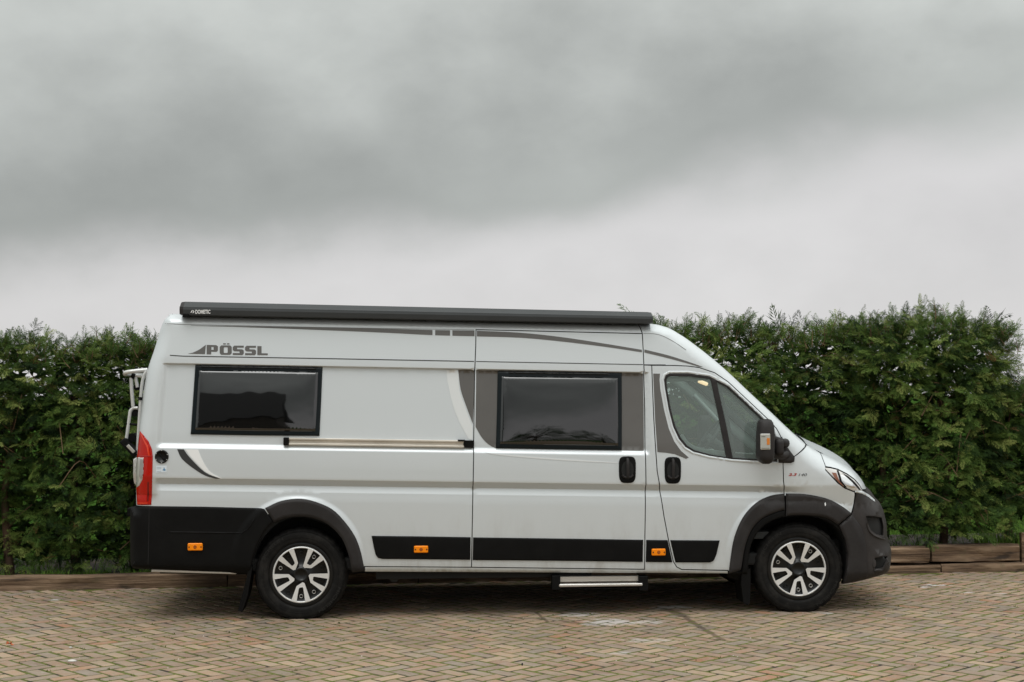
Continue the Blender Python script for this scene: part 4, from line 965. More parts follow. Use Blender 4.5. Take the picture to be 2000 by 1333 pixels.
def brick_mat(name, indiv):
    q = Nodes(name); q.set(Roughness=.88); q.b.inputs['Specular IOR Level'].default_value = .15
    p = q.pos()
    if indiv: r = q.n('ShaderNodeObjectInfo').outputs['Random']
    else:
        a = q.n('ShaderNodeAttribute'); a.attribute_name = 'tone'; r = a.outputs['Fac']
    c = q.ramp(r, [(0, (0.210, 0.162, 0.130)), (.08, (0.357, 0.243, 0.165)), (.2, (0.241, 0.180, 0.140)), (.32, (0.317, 0.190, 0.129)), (.44, (0.389, 0.271, 0.183)), (.55, (0.268, 0.165, 0.117)), (.66, (0.339, 0.250, 0.177)), (.76, (0.255, 0.202, 0.161)), (.86, (0.308, 0.202, 0.140)), (.95, (0.410, 0.295, 0.202)), (.985, (0.339, 0.174, 0.103))])
    # weathered faces: blotches, grit, pores
    n1_ = q.noise(11, 6, .65, p); c = q.mix(q.mapr(n1_, .35, .72), c, q.mix(.55, c, (.33, .29, .245)))
    n2_ = q.noise(150, 4, .7, p); c = q.mix(q.mapr(n2_, .56, .72, 0, .5), c, (.10, .078, .062))
    c = q.mix(q.mapr(q.noise(95, 3, .6, p), .64, .75, 0, .45), c, (.46, .41, .34))
    # green film, more of it away from the driven part
    g1 = q.noise(1.1, 4, .6, p); g2 = q.noise(24, 5, .7, p)
    gm = q.math('MULTIPLY', q.mapr(g1, .42, .68), q.mapr(g2, .5, .7)); c = q.mix(q.math('MULTIPLY', gm, .5), c, (.115, .130, .04))
    c = q.mix(q.mapr(q.noise(.9, 5, .65, p), .46, .66, 0, .40), c, q.mix(.75, c, (.09, .072, .055)))
    c = stains(q, p, c)
    q.l(c, q.b.inputs['Base Color'])
    q.bump(q.math('ADD', n2_, q.math('MULTIPLY', n1_, .8)), .55, .004); return q.m
def joint_mat():
    q = Nodes('sand_joint'); q.set(Roughness=.95); p = q.pos()
    c = q.ramp(q.noise(30, 6, .7, p), [(.3, (.012, .009, .006)), (.6, (.028, .020, .013)), (.75, (.06, .045, .028))])
    g = q.math('MULTIPLY', q.mapr(q.noise(1.3, 4, .6, p), .26, .46), q.mapr(q.noise(9, 4, .6, p), .36, .50))
    c = q.mix(g, c, q.mix(q.noise(55, 3, .6, p), (.06, .075, .008), (.14, .155, .022)))
    q.l(c, q.b.inputs['Base Color']); q.bump(q.noise(120, 5, .7, p), .8, .006); return q.m
M['joint'] = joint_mat(); M['brick_one'] = brick_mat('paver_face', True); M['brick'] = brick_mat('paver_face_far', False)
def yard_mat():
    q = Nodes('yard_paving'); q.set(Roughness=.9); q.b.inputs['Specular IOR Level'].default_value = .1; p = q.pos()
    q.l(q.ramp(q.noise(6, 6, .7, p), [(.3, (.19, .145, .11)), (.7, (.30, .22, .165))]), q.b.inputs['Base Color']); return q.m
sheet('yard', [(-40, -16), (40, -16), (40, edge_y(40)), (-40, edge_y(-40))], -.034, yard_mat())
paving = sheet('paving', [(-7.6, 6.8), (7.6, 6.8), (7.6, edge_y(7.6)+.02), (-7.6, edge_y(-7.6)+.02)], -.0021, M['joint'])
# ---- herringbone bricks
PW = .1116; RB = math.radians(-1.2)
def brick_verts(l, wd, h, seed):
    r = random.Random(seed); c = .0075; j = lambda s: r.uniform(-s, s)
    hx, hy = l/2, wd/2; V = []
    for z, ins in ((-.04, 0), (-.0030, 0), (0, c)):
        for sx_, sy_2 in ((-1, -1), (1, -1), (1, 1), (-1, 1)):
            k = 1.0
            V.append((sx_*(hx-ins)+j(.0034), sy_2*(hy-ins)+j(.0034), z+(j(.0012) if z == 0 else 0)))
    V.append((j(.03), j(.01), .0012+abs(j(.001))))
    F_ = [(0, 1, 5, 4), (1, 2, 6, 5), (2, 3, 7, 6), (3, 0, 4, 7), (4, 5, 9, 8), (5, 6, 10, 9), (6, 7, 11, 10), (7, 4, 8, 11), (8, 9, 12), (9, 10, 12), (10, 11, 12), (11, 8, 12)]
    return np.array(V), F_
JW = .0235
protos = [brick_verts(2*PW-JW, PW-JW, .05, 100+i) for i in range(16)]
spots = []
u = np.array([math.cos(math.pi/4+RB), math.sin(math.pi/4+RB)]); v_ = np.array([-math.sin(math.pi/4+RB), math.cos(math.pi/4+RB)])
for i in range(-90, 91):
    for j in range(-40, 41):
        for k, (cu_, cv) in enumerate(((1, .5), (2.5, 1))):
            a = i+2*j+cu_; b = -i+2*j+cv; P = (u*a+v_*b)*PW+np.array([0, 10.5])
            if abs(P[0]) < 7.6 and 6.85 < P[1] < edge_y(P[0])-.03: spots.append((P[0], P[1], k))
def seen(s): 
    d = MC.transposed() @ Vector((s[0], s[1], -CAM_H)); return abs(d.x/-d.z)*FPX < 1010 and -d.y/-d.z*FPX < 676
vis = sorted([s for s in spots if seen(s)], key=lambda s: s[1])
first = set(id(s) for s in vis[:300])
dirty = lambda x, y: .5
pm = []
for i, (V, F_) in enumerate(protos):
    me = bpy.data.meshes.new('brick'); me.from_pydata([tuple(q) for q in V], [], F_); me.materials.append(M['brick_one']); me.update(); pm.append(me)
AV, AF, AT = [], [], []; nb = 0
for s in spots:
    x, y, k = s; ang = (math.pi/4+RB)+(math.pi/2 if k else 0)+rnd.gauss(0, .012)+(math.pi if rnd.random() < .5 else 0)
    x += rnd.gauss(0, .0014); y += rnd.gauss(0, .0014); sag = 0
    z = .0012+max(-.0014, rnd.gauss(0, .0008)); tx, ty = rnd.gauss(0, .005), rnd.gauss(0, .005); pi = rnd.randrange(16)
    if id(s) in first:
        o = link('brick', pm[pi], paving); o.location = (x, y, z); o.rotation_euler = (tx, ty, ang)
    else:
        V, F_ = protos[pi]; R3 = np.array(Matrix.Rotation(ang, 3, 'Z') @ Matrix.Rotation(tx, 3, 'X') @ Matrix.Rotation(ty, 3, 'Y'))
        AV.append(V@R3.T+[x, y, z]); AF += [tuple(nb+q for q in f) for f in F_]; nb += len(V); AT += [rnd.random()]*len(V)
me = bpy.data.meshes.new('bricks'); me.from_pydata(np.concatenate(AV).tolist(), [], AF); me.materials.append(M['brick'])
at_ = me.attributes.new('tone', 'FLOAT', 'POINT'); at_.data.foreach_set('value', np.array(AT, np.float32)); me.update()
link('bricks', me, paving, kind='stuff')

# ---- timber sleepers along the edge
def wood_mat():
    q = Nodes('old_sleeper_wood'); q.set(Roughness=.8); o = q.obj()
    w1 = q.noise(3.2, 6, .65, o, (.35, 6, 6)); w2 = q.noise(16, 6, .7, o, (.10, 5, 5)); kn = q.noise(2.2, 3, .5, o, (1, 3, 3))
    c = q.ramp(w1, [(.34, (.040, .023, .013)), (.46, (.125, .075, .043)), (.56, (.22, .142, .085)), (.68, (.36, .25, .16))])
    c = q.mix(q.mapr(w2, .52, .66, 0, .7), c, (.028, .017, .010)); c = q.mix(q.mapr(kn, .62, .72, 0, .85), c, (.022, .013, .008))
    c = q.mix(q.mapr(q.noise(5, 4, .6, q.pos()), .60, .74, 0, .35), c, (.07, .075, .03))
    q.l(c, q.b.inputs['Base Color']); q.bump(q.math('ADD', w2, q.math('MULTIPLY', w1, .7)), .8, .012); return q.m
M['wood'] = wood_mat()
def sleeper(x0, x1, z0, z1, dep, back, label, seed, sag=0.):
    r = random.Random(seed); c, s_ = math.cos(LANG), math.sin(LANG); L_ = (x1-x0)/c; n = max(6, int(L_/.09)); sec = []
    b = .012
    base = [(-1, 0, 1), (0, 1, 0)]
    prof_ = [(b, 0), (dep-b, 0), (dep, b), (dep, z1-z0-b), (dep-b, z1-z0), (dep*.5, z1-z0), (b*1.6, z1-z0), (0, z1-z0-b*1.3), (0, (z1-z0)*.6), (0, (z1-z0)*.3), (0, b)]
    ph = [r.uniform(0, 6) for _ in range(8)]; V = []; m = len(prof_)
    for i in range(n+1):
        t = i/n*L_
        for k, (a, z) in enumerate(prof_):
            w = .004*math.sin(t*2.1+ph[k % 8])+.003*math.sin(t*7.3+ph[(k+3) % 8])+r.gauss(0, .0018)
            V.append((t+(r.gauss(0, .004) if i in (0, n) else 0), a+w, z+w*.8+.006*math.sin(t*1.3+ph[0])*(1 if z > .05 else 0)+sag*t))
    F_ = [(i*m+k, (i+1)*m+k, (i+1)*m+(k+1) % m, i*m+(k+1) % m) for i in range(n) for k in range(m)]
    mb = MB(); mb.add(V, F_, 0, None, False); mb.add(V[:m], [tuple(range(m))], 0, None, False); mb.add(V[-m:], [tuple(range(m))[::-1]], 0, None, False)
    o = mb.build('timber_sleeper', M['wood'], None, label=label, category='sleeper', group='timber sleepers edging the hedge bed')
    o.location = (x0, edge_y(x0)+back, z0); o.rotation_euler = (0, 0, LANG); return o
xg = gp(449, 1143)[0]
sleeper(-7.4, xg-.004, -.06, .128, .2, 0, 'long dark brown timber sleeper from the left photo edge to below the van tail', 1)
sleeper(xg+.004, -.9, -.06, .118, .2, .004, 'dark timber sleeper mostly hidden behind the rear wheel of the van', 2)
sleeper(-.89, 1.7, -.06, .10, .2, .002, 'timber sleeper lying on the far side under the van, behind the entrance step', 3)
sleeper(1.71, 4.25, -.07, .082, .2, 0, 'lower timber sleeper right of the van bumper, half sunk beside the paving', 4)
sleeper(4.26, 7.4, -.07, .088, .2, 0, 'lower timber sleeper at the right edge of the photo, mossy and half sunk', 5)
x18 = gp(1818.5, 1119)[0]; x19 = gp(1996, 1117)[0]
sleeper(1.9, x18-.012, .098, .245, .2, .03, 'upper timber sleeper just right of the front bumper with a cracked dark end', 6)
sleeper(x18+.012, x19, .100, .262, .2, .022, 'short pale upper timber sleeper, the rightmost whole one on the top layer', 7)
mb = MB(); box(mb, (0, 0, .12), (.07, .07, .42), .008); o = mb.build('timber_stake', M['wood'], None, label='short square timber stake at the right end of the upper sleepers', category='stake'); o.location = (x19+.06, edge_y(x19)+.06, .05)
def bed(x0, x1, z): return [(x0, edge_y(x0)+.16), (x1, edge_y(x1)+.16), (x1, edge_y(x1)+1.9), (x0, edge_y(x0)+1.9)]
sheet('hedge_bed', bed(-9, 1.9, 0), .075, M['soil']); sheet('hedge_bed', bed(1.9, 9, 0), .19, M['soil'])
sheet('lawn', [(-60, edge_y(-9)+1.6), (60, edge_y(9)+1.2), (60, 90), (-60, 90)], .072, M['lawn'])

# ---- conifer hedge: fans of scale-leaf sprays on short twigs
def leaf_mat(name, stops):
    q = Nodes(name); q.set(Roughness=.65); q.b.inputs['Specular IOR Level'].default_value = .12
    a = q.n('ShaderNodeAttribute'); a.attribute_name = 'tone'; c = q.ramp(a.outputs['Fac'], stops); q.l(c, q.b.inputs['Base Color'])
    tr = q.n('ShaderNodeBsdfTranslucent'); q.l(q.mix(.4, c, (.10, .15, .02)), tr.inputs[0]); m = q.n('ShaderNodeMixShader'); m.inputs[0].default_value = .15
    q.l(q.b.outputs[0], m.inputs[1]); q.l(tr.outputs[0], m.inputs[2]); q.l(m.outputs[0], q.out.inputs[0]); return q.m
M['leaf'] = leaf_mat('conifer_leaf', [(0, (.010, .024, .007)), (.25, (.030, .062, .014)), (.5, (.076, .136, .027)), (.74, (.155, .225, .050)), (.95, (.26, .31, .085)), (1, (.15, .08, .034))])
M['leaf_b'] = leaf_mat('broad_leaf', [(0, (.03, .07, .02)), (.5, (.05, .11, .025)), (1, (.09, .15, .04))])
M['bark'] = plain('brown_bark', (.075, .045, .028), .85, 0, .3, 0, .5, 60, .35); M['twig'] = plain('twig_bark', (.17, .105, .06), .8, 0, .3, 0, .2, 90, .35)
def frond_proto(seed, pairs=6):
    r = random.Random(seed); V = []; F_ = []; dr = r.uniform(.12, .34); bend = r.uniform(-.2, .2)
    def rp(s): return np.array([bend*s*s, s*(1-.12*s*s*dr*3), -dr*s*s])
    def kite(p, d, l, w, up_, single=False):
        d = d/np.linalg.norm(d); sd = np.cross(d, up_); sd /= np.linalg.norm(sd); b = len(V); mid = p+d*l*.42
        if single: V.extend([p-sd*w*.7, p+sd*w*.7, p+d*l-np.array([0, 0, l*.16])]); F_.append((b, b+1, b+2)); return
        V.extend([p, mid+sd*w-up_*w*.3, p+d*l-np.array([0, 0, l*.16]), mid-sd*w-up_*w*.3]); F_.append((b, b+1, b+2)); F_.append((b, b+2, b+3))
    up_ = np.array([0, 0, 1.])
    for i in range(pairs):
        s = .06+.86*i/(pairs-1); p = rp(s); t = rp(s+.02)-rp(s-.02); t /= np.linalg.norm(t); ln = .48*(1-s)**.85+.10
        for sg in (-1, 1):
            a = math.radians(r.uniform(32, 52)); l = ln*r.uniform(.65, 1.2); d = t*math.cos(a)+np.array([sg, 0, r.uniform(-.35, .15)])*math.sin(a)
            kite(p, d, l, .019, up_)
            kite(p+d/np.linalg.norm(d)*l*.35, d+t*1.0+np.array([0, 0, -.15]), l*.62, .020, up_, True)
    kite(rp(.9), rp(1)-rp(.9), .2, .022, up_)
    b = len(V)
    for s, wq in ((0, .012), (.98, .005)):
        p = rp(s); V.extend([p+[wq, 0, .003], p-[wq, 0, -.003]])
    F_ += [(b, b+1, b+3), (b, b+3, b+2)]
    return np.array(V), np.array(F_)
FP = [frond_proto(i, 6+i % 2) for i in range(8)]
def assemble(name, lst, parent, mat):
    """lst: (proto, origin, dir, normal, length, tone)"""
    VV, FF, TT = [], [], []; nb = 0
    for pi in range(len(FP)):
        g = [q for q in lst if q[0] == pi]
        if not g: continue
        V, F_ = FP[pi]; O = np.array([q[1] for q in g]); D = np.array([q[2] for q in g]); N_ = np.array([q[3] for q in g]); S_ = np.array([q[4] for q in g]); T = np.array([q[5] for q in g])
        D /= np.linalg.norm(D, axis=1)[:, None]; N_ -= (N_*D).sum(1)[:, None]*D; N_ /= np.linalg.norm(N_, axis=1)[:, None]+1e-9; X_ = np.cross(D, N_)
        B = np.stack([X_, D, N_], 1)                       # rows
        W = np.einsum('vi,kij->kvj', V, B)*S_[:, None, None]+O[:, None, :]
        k, n = len(g), len(V); VV.append(W.reshape(-1, 3)); FF.append((F_[None]+(np.arange(k)*n)[:, None, None]).reshape(-1, 3)+nb); TT.append(np.repeat(T, n)); nb += k*n
    VV = np.concatenate(VV).astype(np.float32); FF = np.concatenate(FF).astype(np.int32); TT = np.concatenate(TT).astype(np.float32)
    me = bpy.data.meshes.new(name); me.vertices.add(len(VV)); me.vertices.foreach_set('co', VV.ravel()); me.loops.add(FF.size); me.loops.foreach_set('vertex_index', FF.ravel())
    me.polygons.add(len(FF)); me.polygons.foreach_set('loop_start', np.arange(0, FF.size, 3, dtype=np.int32)); me.polygons.foreach_set('loop_total', np.full(len(FF), 3, np.int32))
    me.update(calc_edges=True); a = me.attributes.new('tone', 'FLOAT', 'POINT'); a.data.foreach_set('value', TT); me.materials.append(mat)
    return link(name, me, parent, kind='stuff')
nv = lambda a: a/(np.linalg.norm(a)+1e-9)
def cluster(lst, o, d, scale, tone, r, n=8, twigs=None):
    """one branchlet: a drooping twig from o along d with sprays left and right"""
    d = nv(d); up_ = nv(np.array([r.gauss(0, .45), -.55+r.gauss(0, .3), .9])); sd = nv(np.cross(d, up_)); L_ = scale*r.uniform(1.3, 2.0)
    for i in range(n):
        t = .15+.85*i/max(1, n-1); p = o+d*L_*t+np.array([0, 0, -.16*L_*t*t])
        a = math.radians(r.uniform(22, 55))*(1 if i % 2 else -1) if i < n-1 else 0
        dd = nv(d*math.cos(a)+sd*math.sin(a)+np.array([r.gauss(0, .14), r.gauss(0, .14), r.gauss(-.10, .2)]))
        lst.append((r.randrange(len(FP)), p, dd, nv(up_+np.array([r.gauss(0, .55), r.gauss(0, .55), r.gauss(0, .35)])), scale*r.uniform(.7, 1.35), min(.955, max(0, tone+r.gauss(0, .10))) if r.random() > .007 else 1.0))
    if twigs is not None: twigs.append([tuple(o), tuple(o+d*L_*.5+np.array([0, 0, -.02])), tuple(o+d*L_+np.array([0, 0, -.16*L_]))])
def hedge(name, label, x0, x1, zb, top, face, thick, dens, seed, endround=(.0, .0), sprigs=1.0, dens_fn=None):
    r = random.Random(seed); xm = (x0+x1)/2; root = empty(name, (xm, edge_y(xm)+face+thick/2, 0), 0, label=label, category='hedge' if name == 'hedge' else 'shrub')
    org = np.array(root.location[:]); L_ = []; tw = []
    b = [r.uniform(0, 6) for _ in range(6)]
    bulge = lambda x, z: .11*math.sin(2.9*x+1.3*z+b[0])+.06*math.sin(5.3*x-2.6*z+b[1])+.05*math.sin(3.7*z+1.1*x+b[2])+.035*math.sin(9.1*x+6.3*z+b[3])
    ar = (x1-x0)*(2.4-zb); N_ = int(ar*dens)
    for i in range(N_):
        x = r.uniform(x0, x1); h = top(x); z = zb+(h-zb)*(r.random() if i % 4 else r.uniform(.66, .97))
        if dens_fn and r.random() > dens_fn(x, z): continue
        er = min(1, max(0, (x-x0)/endround[0])) if endround[0] else 1; er2 = min(1, max(0, (x1-x)/endround[1])) if endround[1] else 1
        rn = (1-math.sqrt(max(0, 1-(1-er)**2)))+(1-math.sqrt(max(0, 1-(1-er2)**2)))
        tp = max(0, (z-(h-.35))/.35); deep = r.random()**1.6*.34
        y = edge_y(x)+face+bulge(x, z)+rn*thick*.5+tp*tp*.22+deep+.16
        o = np.array([x, y, z])-org
        d = np.array([r.gauss(0, .42)+(-(1-er)+(1-er2))*.9, -1.0+.4*tp, r.gauss(.10, .33)+tp*1.1])
        tone = .46+.30*r.gauss(0, 1)+.08*math.sin(x*4+z*3)
        cluster(L_, o, d, r.uniform(.062, .118), tone, r, 8, tw if r.random() < .10 else None)
    # crown: shoots standing up along the top, some of them long
    for i in range(int((x1-x0)*120)):
        x = r.uniform(x0, x1); h = top(x); y = edge_y(x)+face+.12+r.random()*(thick-.25); q = r.random()
        o = np.array([x, y, h-.13+r.gauss(0, .05)])-org
        cluster(L_, o, np.array([r.gauss(0, .4), r.gauss(-.15, .35), 1.0]), r.uniform(.055, .10), .48+.16*r.gauss(0, 1), r, 7, tw)
    for i in range(int((x1-x0)*3.2*sprigs)):
        x = r.uniform(x0, x1); h = top(x); y = edge_y(x)+face+.1+r.random()*(thick-.3); o = np.array([x, y, h-.06])-org; d = nv(np.array([r.gauss(0, .35), r.gauss(0, .25), 1.0])); l = r.uniform(.08, .24)
        p1 = o+d*l; tw.append([tuple(o), tuple((o+p1)/2+np.array([.01, 0, 0])), tuple(p1)])
        for k in range(5):
            t = .25+.75*k/4; L_.append((r.randrange(8), o+d*l*t, nv(d+np.array([r.gauss(0, .55), r.gauss(0, .4), 0])), nv(np.array([r.gauss(0, 1), r.gauss(0, 1), .3])), r.uniform(.045, .085), .5+r.gauss(0, .15)))
    # the far face and the middle, sparser, toned darker to paint the shade inside
    for i in range(int(ar*dens*.07)):
        x = r.uniform(x0, x1); h = top(x)-.1; z = zb+(h-zb)*r.random(); y = edge_y(x)+face+.35+r.random()*(thick-.4)
        if dens_fn and r.random() > dens_fn(x, z)+.25: continue
        cluster(L_, np.array([x, y, z])-org, np.array([r.gauss(0, .6), r.choice((-.5, 1.))+r.gauss(0, .3), r.gauss(.1, .4)]), r.uniform(.17, .25), .22+.12*r.gauss(0, 1), r, 5)
    assemble('foliage', L_, root, M['leaf'])
    n_k = int((x1-x0)*2250); K = []                           # inner shoots fill the depth, toned dark to paint its shade
    for i in range(n_k):
        x = r.uniform(x0+.05, x1-.05); h = top(x)-.10; z = zb+.04+(h-zb-.04)*r.random(); er = min(1, max(0, (x1-x)/endround[1])) if endround[1] else 1
        K.append((x-org[0], edge_y(x)+face+.36+.15*(1-er)+r.random()*(thick-.46)-org[1], z))
    K = np.array(K); nk = len(K); g_ = np.random.default_rng(seed); D = g_.normal(size=(nk, 3)); D[:, 2] *= .7; D /= np.linalg.norm(D, axis=1)[:, None]; E_ = np.cross(D, g_.normal(size=(nk, 3))); E_ /= np.linalg.norm(E_, axis=1)[:, None]
    l_ = g_.uniform(.10, .19, (nk, 1)); w_2 = l_*g_.uniform(.12, .24, (nk, 1)); VV = np.stack([K, K+D*l_*.45+E_*w_2, K+D*l_, K+D*l_*.45-E_*w_2], 1).reshape(-1, 3); b4 = (np.arange(nk)*4)[:, None]
    me = bpy.data.meshes.new('inner_shoots'); me.from_pydata(VV.tolist(), [], np.concatenate([b4+[0, 1, 2], b4+[0, 2, 3]]).tolist()); me.materials.append(M['leaf'])
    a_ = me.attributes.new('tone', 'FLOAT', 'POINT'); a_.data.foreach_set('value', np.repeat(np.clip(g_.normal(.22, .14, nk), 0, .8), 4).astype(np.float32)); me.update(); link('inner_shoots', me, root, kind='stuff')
    mb = MB()
    for p in tw: tube(mb, p, [.0045, .0035, .002], 4, 0, False)
    for i in range(int((x1-x0)*10)):                          # bare brown branches that reach the surface
        x = r.uniform(x0, x1); z = r.uniform(zb+.15, top(x)-.25); y = edge_y(x)+face+bulge(x, z)+.02; o = np.array([x, y+.28, z])-org
        sdx = r.choice((-1, 1))*r.uniform(.1, .35); q = [o, o+np.array([sdx*.4, -.16, r.gauss(.05, .08)]), o+np.array([sdx, -.27+r.gauss(0, .04), r.gauss(.06, .14)])]
        tube(mb, catmull(q, 4), r.uniform(.003, .0055), 5, 0, False)
    mb.build('twig', M['twig'], root, kind='stuff')
    x = x0+.25
    while x < x1-.15:
        mb = MB(); h = top(x); y = edge_y(x)+face+thick*.5+r.gauss(0, .06); o = np.array([x, y, .02])-org
        pts = [tuple(o+np.array([.05*math.sin(k*1.7+x), .05*math.cos(k*1.3+x*2), k*(h-.25)/5])) for k in range(6)]
        tube(mb, pts, [.05, .042, .036, .028, .018, .008], 8)
        for k in range(10):
            z = r.uniform(.25, h-.4); a = r.uniform(0, 6.28); p0 = o+np.array([0, 0, z]); p1 = p0+np.array([math.cos(a)*.34, math.sin(a)*.34, r.uniform(.05, .25)]); tube(mb, [tuple(p0), tuple((p0+p1)/2+np.array([0, 0, .02])), tuple(p1)], [.012, .009, .004], 5, 0, False)
        mb.build('trunk', M['bark'], root); x += r.uniform(.5, .7)
    return root
itp = lambda xs, ys: (lambda x: float(np.interp(x, xs, ys))+.035*math.sin(x*6.1)+.025*math.sin(x*13.7+1))
topA = itp([-8, -4.9, -4.2, -3.4, -2.6, -1, 1.2, 1.7, 2.2, 2.8, 3.5], [2.30, 2.31, 2.29, 2.29, 2.29, 2.32, 2.34, 2.45, 2.45, 2.43, 2.44])
hid = lambda x, z: .13 if (-2.6 < x < 1.9 and z < 2.15) else 1.0
hedge('hedge', 'long dark green conifer hedge behind the camper van, reaching the left edge of the photo', -6.3, 3.74, .17, topA, .20, .95, 250, 11, (0, .62), .8, hid)
topB = itp([3.2, 3.6, 3.9, 4.4, 4.85, 5.06, 5.22], [2.46, 2.51, 2.53, 2.54, 2.53, 2.47, 2.25])
hedge('conifer_bush', 'taller rounded conifer bush at the right end of the hedge, beyond the van nose', 3.52, 5.17, .34, topB, .02, 1.0, 320, 12, (.5, .45), 1.6)
topC = itp([5.0, 5.5, 6.4, 7.2], [1.75, 1.85, 1.7, 1.5])
hedge('low_conifer_bush', 'lower conifer bush cut by the right edge of the photo', 4.95, 7.2, .45, topC, .30, .9, 100, 13, (.4, .3), .6)

# ---- grass: tufts behind the sleepers, moss and seedlings in the joints
def blades(name, items, mat, **k):
    V, F_, T = [], [], []
    for x, y, z, h, wd, a, ln, t in items:
        b = len(V); c, s_ = math.cos(a)*wd, math.sin(a)*wd; lx, ly = ln*math.sin(a*1.7), ln*math.cos(a*2.3)
        V += [(x-c, y-s_, z), (x+c, y+s_, z), (x+c*.6+lx*.4, y+s_*.6+ly*.4, z+h*.6), (x-c*.6+lx*.4, y-s_*.6+ly*.4, z+h*.6), (x+lx, y+ly, z+h)]
        F_ += [(b, b+1, b+2, b+3), (b+3, b+2, b+4)]; T += [t]*5
    me = bpy.data.meshes.new(name); me.from_pydata(V, [], F_); me.materials.append(mat); a_ = me.attributes.new('tone', 'FLOAT', 'POINT'); a_.data.foreach_set('value', np.array(T, np.float32)); me.update()
    return link(name, me, None, **k)
M['grass'] = leaf_mat('grass_blade', [(0, (.05, .11, .015)), (.5, (.09, .19, .025)), (1, (.16, .25, .05))])
M['moss'] = leaf_mat('moss', [(0, (.05, .065, .012)), (.5, (.10, .125, .02)), (1, (.16, .18, .035))])
it_ = []
for i in range(5200):
    x = rnd.uniform(-6.5, 6.8); z0 = .075 if x < 1.9 else .19; y = edge_y(x)+.2+rnd.random()**1.5*1.3
    w_ = .35+.65*(math.sin(x*2.3+1)*.5+.5)*(math.sin(x*5.1)*.5+.5)
    if rnd.random() > w_: continue
    it_.append((x, y, z0, rnd.uniform(.03, .11), rnd.uniform(.003, .007), rnd.uniform(0, 6.3), rnd.uniform(.01, .07), rnd.random()))
for xa, xb, n_b, hh in ((-4.45, -3.85, 300, .09), (-3.7, -3.3, 160, .075), (-5.2, -4.8, 90, .06), (4.7, 5.6, 420, .20), (1.9, 4.6, 160, .07)):
    for i in range(n_b):
        x = rnd.uniform(xa, xb); it_.append((x, edge_y(x)+.2+rnd.random()*.14, .075 if x < 1.9 else .19, hh*rnd.uniform(.5, 1.1), rnd.uniform(.004, .009), rnd.uniform(0, 6.3), rnd.uniform(.02, .08), .3+.7*rnd.random()))
for i in range(9000):
    x = rnd.uniform(-9, 10); y = edge_y(x)+rnd.uniform(1.3, 5); it_.append((x, y, .07, rnd.uniform(.08, .22), rnd.uniform(.004, .009), rnd.uniform(0, 6.3), rnd.uniform(.02, .09), .4+.6*rnd.random()))
blades('grass', it_, M['grass'], kind='stuff')
it_ = []; jn = lambda x, y: math.sin(x*1.9+.6*y)+.8*math.sin(y*2.3-x*.7+1)+.6*math.sin(x*5.2+y*3.1)
for i in range(7500):
    s = rnd.choice(spots); x, y, k = s
    dens_ = .42+.30*jn(x, y)+(.35 if y > 12.4 else 0)+(.25 if x < -1.5 else 0)
    if rnd.random() > dens_: continue
    ang = (math.pi/4+RB)+(math.pi/2 if k else 0); e1 = np.array([math.cos(ang), math.sin(ang)]); e2 = np.array([-e1[1], e1[0]])
    if rnd.random() < .6: p = np.array([x, y])+e1*rnd.uniform(-1, 1)*PW+e2*rnd.choice((-.5, .5))*PW
    else: p = np.array([x, y])+e1*rnd.choice((-1, 1))*PW+e2*rnd.uniform(-.5, .5)*PW
    if p[1] > edge_y(p[0]): continue
    big = rnd.random() < .06; cnt = rnd.randint(5, 9) if big else rnd.randint(4, 7); tt = rnd.random()
    for q in range(cnt): it_.append((p[0]+rnd.gauss(0, .011), p[1]+rnd.gauss(0, .011), -.003, rnd.uniform(.006, .018) if big else rnd.uniform(.0035, .007), rnd.uniform(.002, .0045), rnd.uniform(0, 6.3), rnd.uniform(.004, .014), min(1, max(0, tt+rnd.gauss(0, .2)))))
blades('moss', it_, M['moss'], kind='stuff')
mb = MB()
for i in range(420):
    x = rnd.uniform(-6.5, 6.5); y = rnd.uniform(7.2, edge_y(x)-.05); r_ = rnd.uniform(.003, .0075); a = rnd.uniform(0, 6.3)
    mb.add([(x+r_*math.cos(a+k*2.1), y+r_*math.sin(a+k*2.1), .001) for k in range(3)]+[(x, y, .002+r_*.9)], [(0, 1, 3), (1, 2, 3), (2, 0, 3)], rnd.choice((0, 0, 1, 2)), None, False)
mb.build('grit', [plain('pale_grit', (.50, .46, .40), .9), plain('brown_grit', (.10, .06, .035), .9), plain('dark_grit', (.03, .028, .025), .9)], None, kind='stuff')
mb = MB()
for i in range(260):
    x = rnd.uniform(-6, 6.5); y = edge_y(x)-rnd.random()**2.2*1.1-.01 if i % 3 else edge_y(x)+.2+rnd.random()*.3; z = .004 if y < edge_y(x) else (.085 if x < 1.9 else .2)
    a = rnd.uniform(0, 6.3); l = rnd.uniform(.008, .022); w_ = l*rnd.uniform(.25, .5); c_, s_ = math.cos(a), math.sin(a)
    mb.add([(x-l*c_, y-l*s_, z), (x+w_*s_, y-w_*c_, z+rnd.uniform(0, .006)), (x+l*c_, y+l*s_, z+.003), (x-w_*s_, y+w_*c_, z+rnd.uniform(0, .006))], [(0, 1, 2), (0, 2, 3)], rnd.choice((0, 0, 1)), None, False)
mb.build('leaf_litter', [plain('brown_litter', (.13, .075, .035), .9), plain('tan_litter', (.30, .21, .11), .9)], None, kind='stuff')
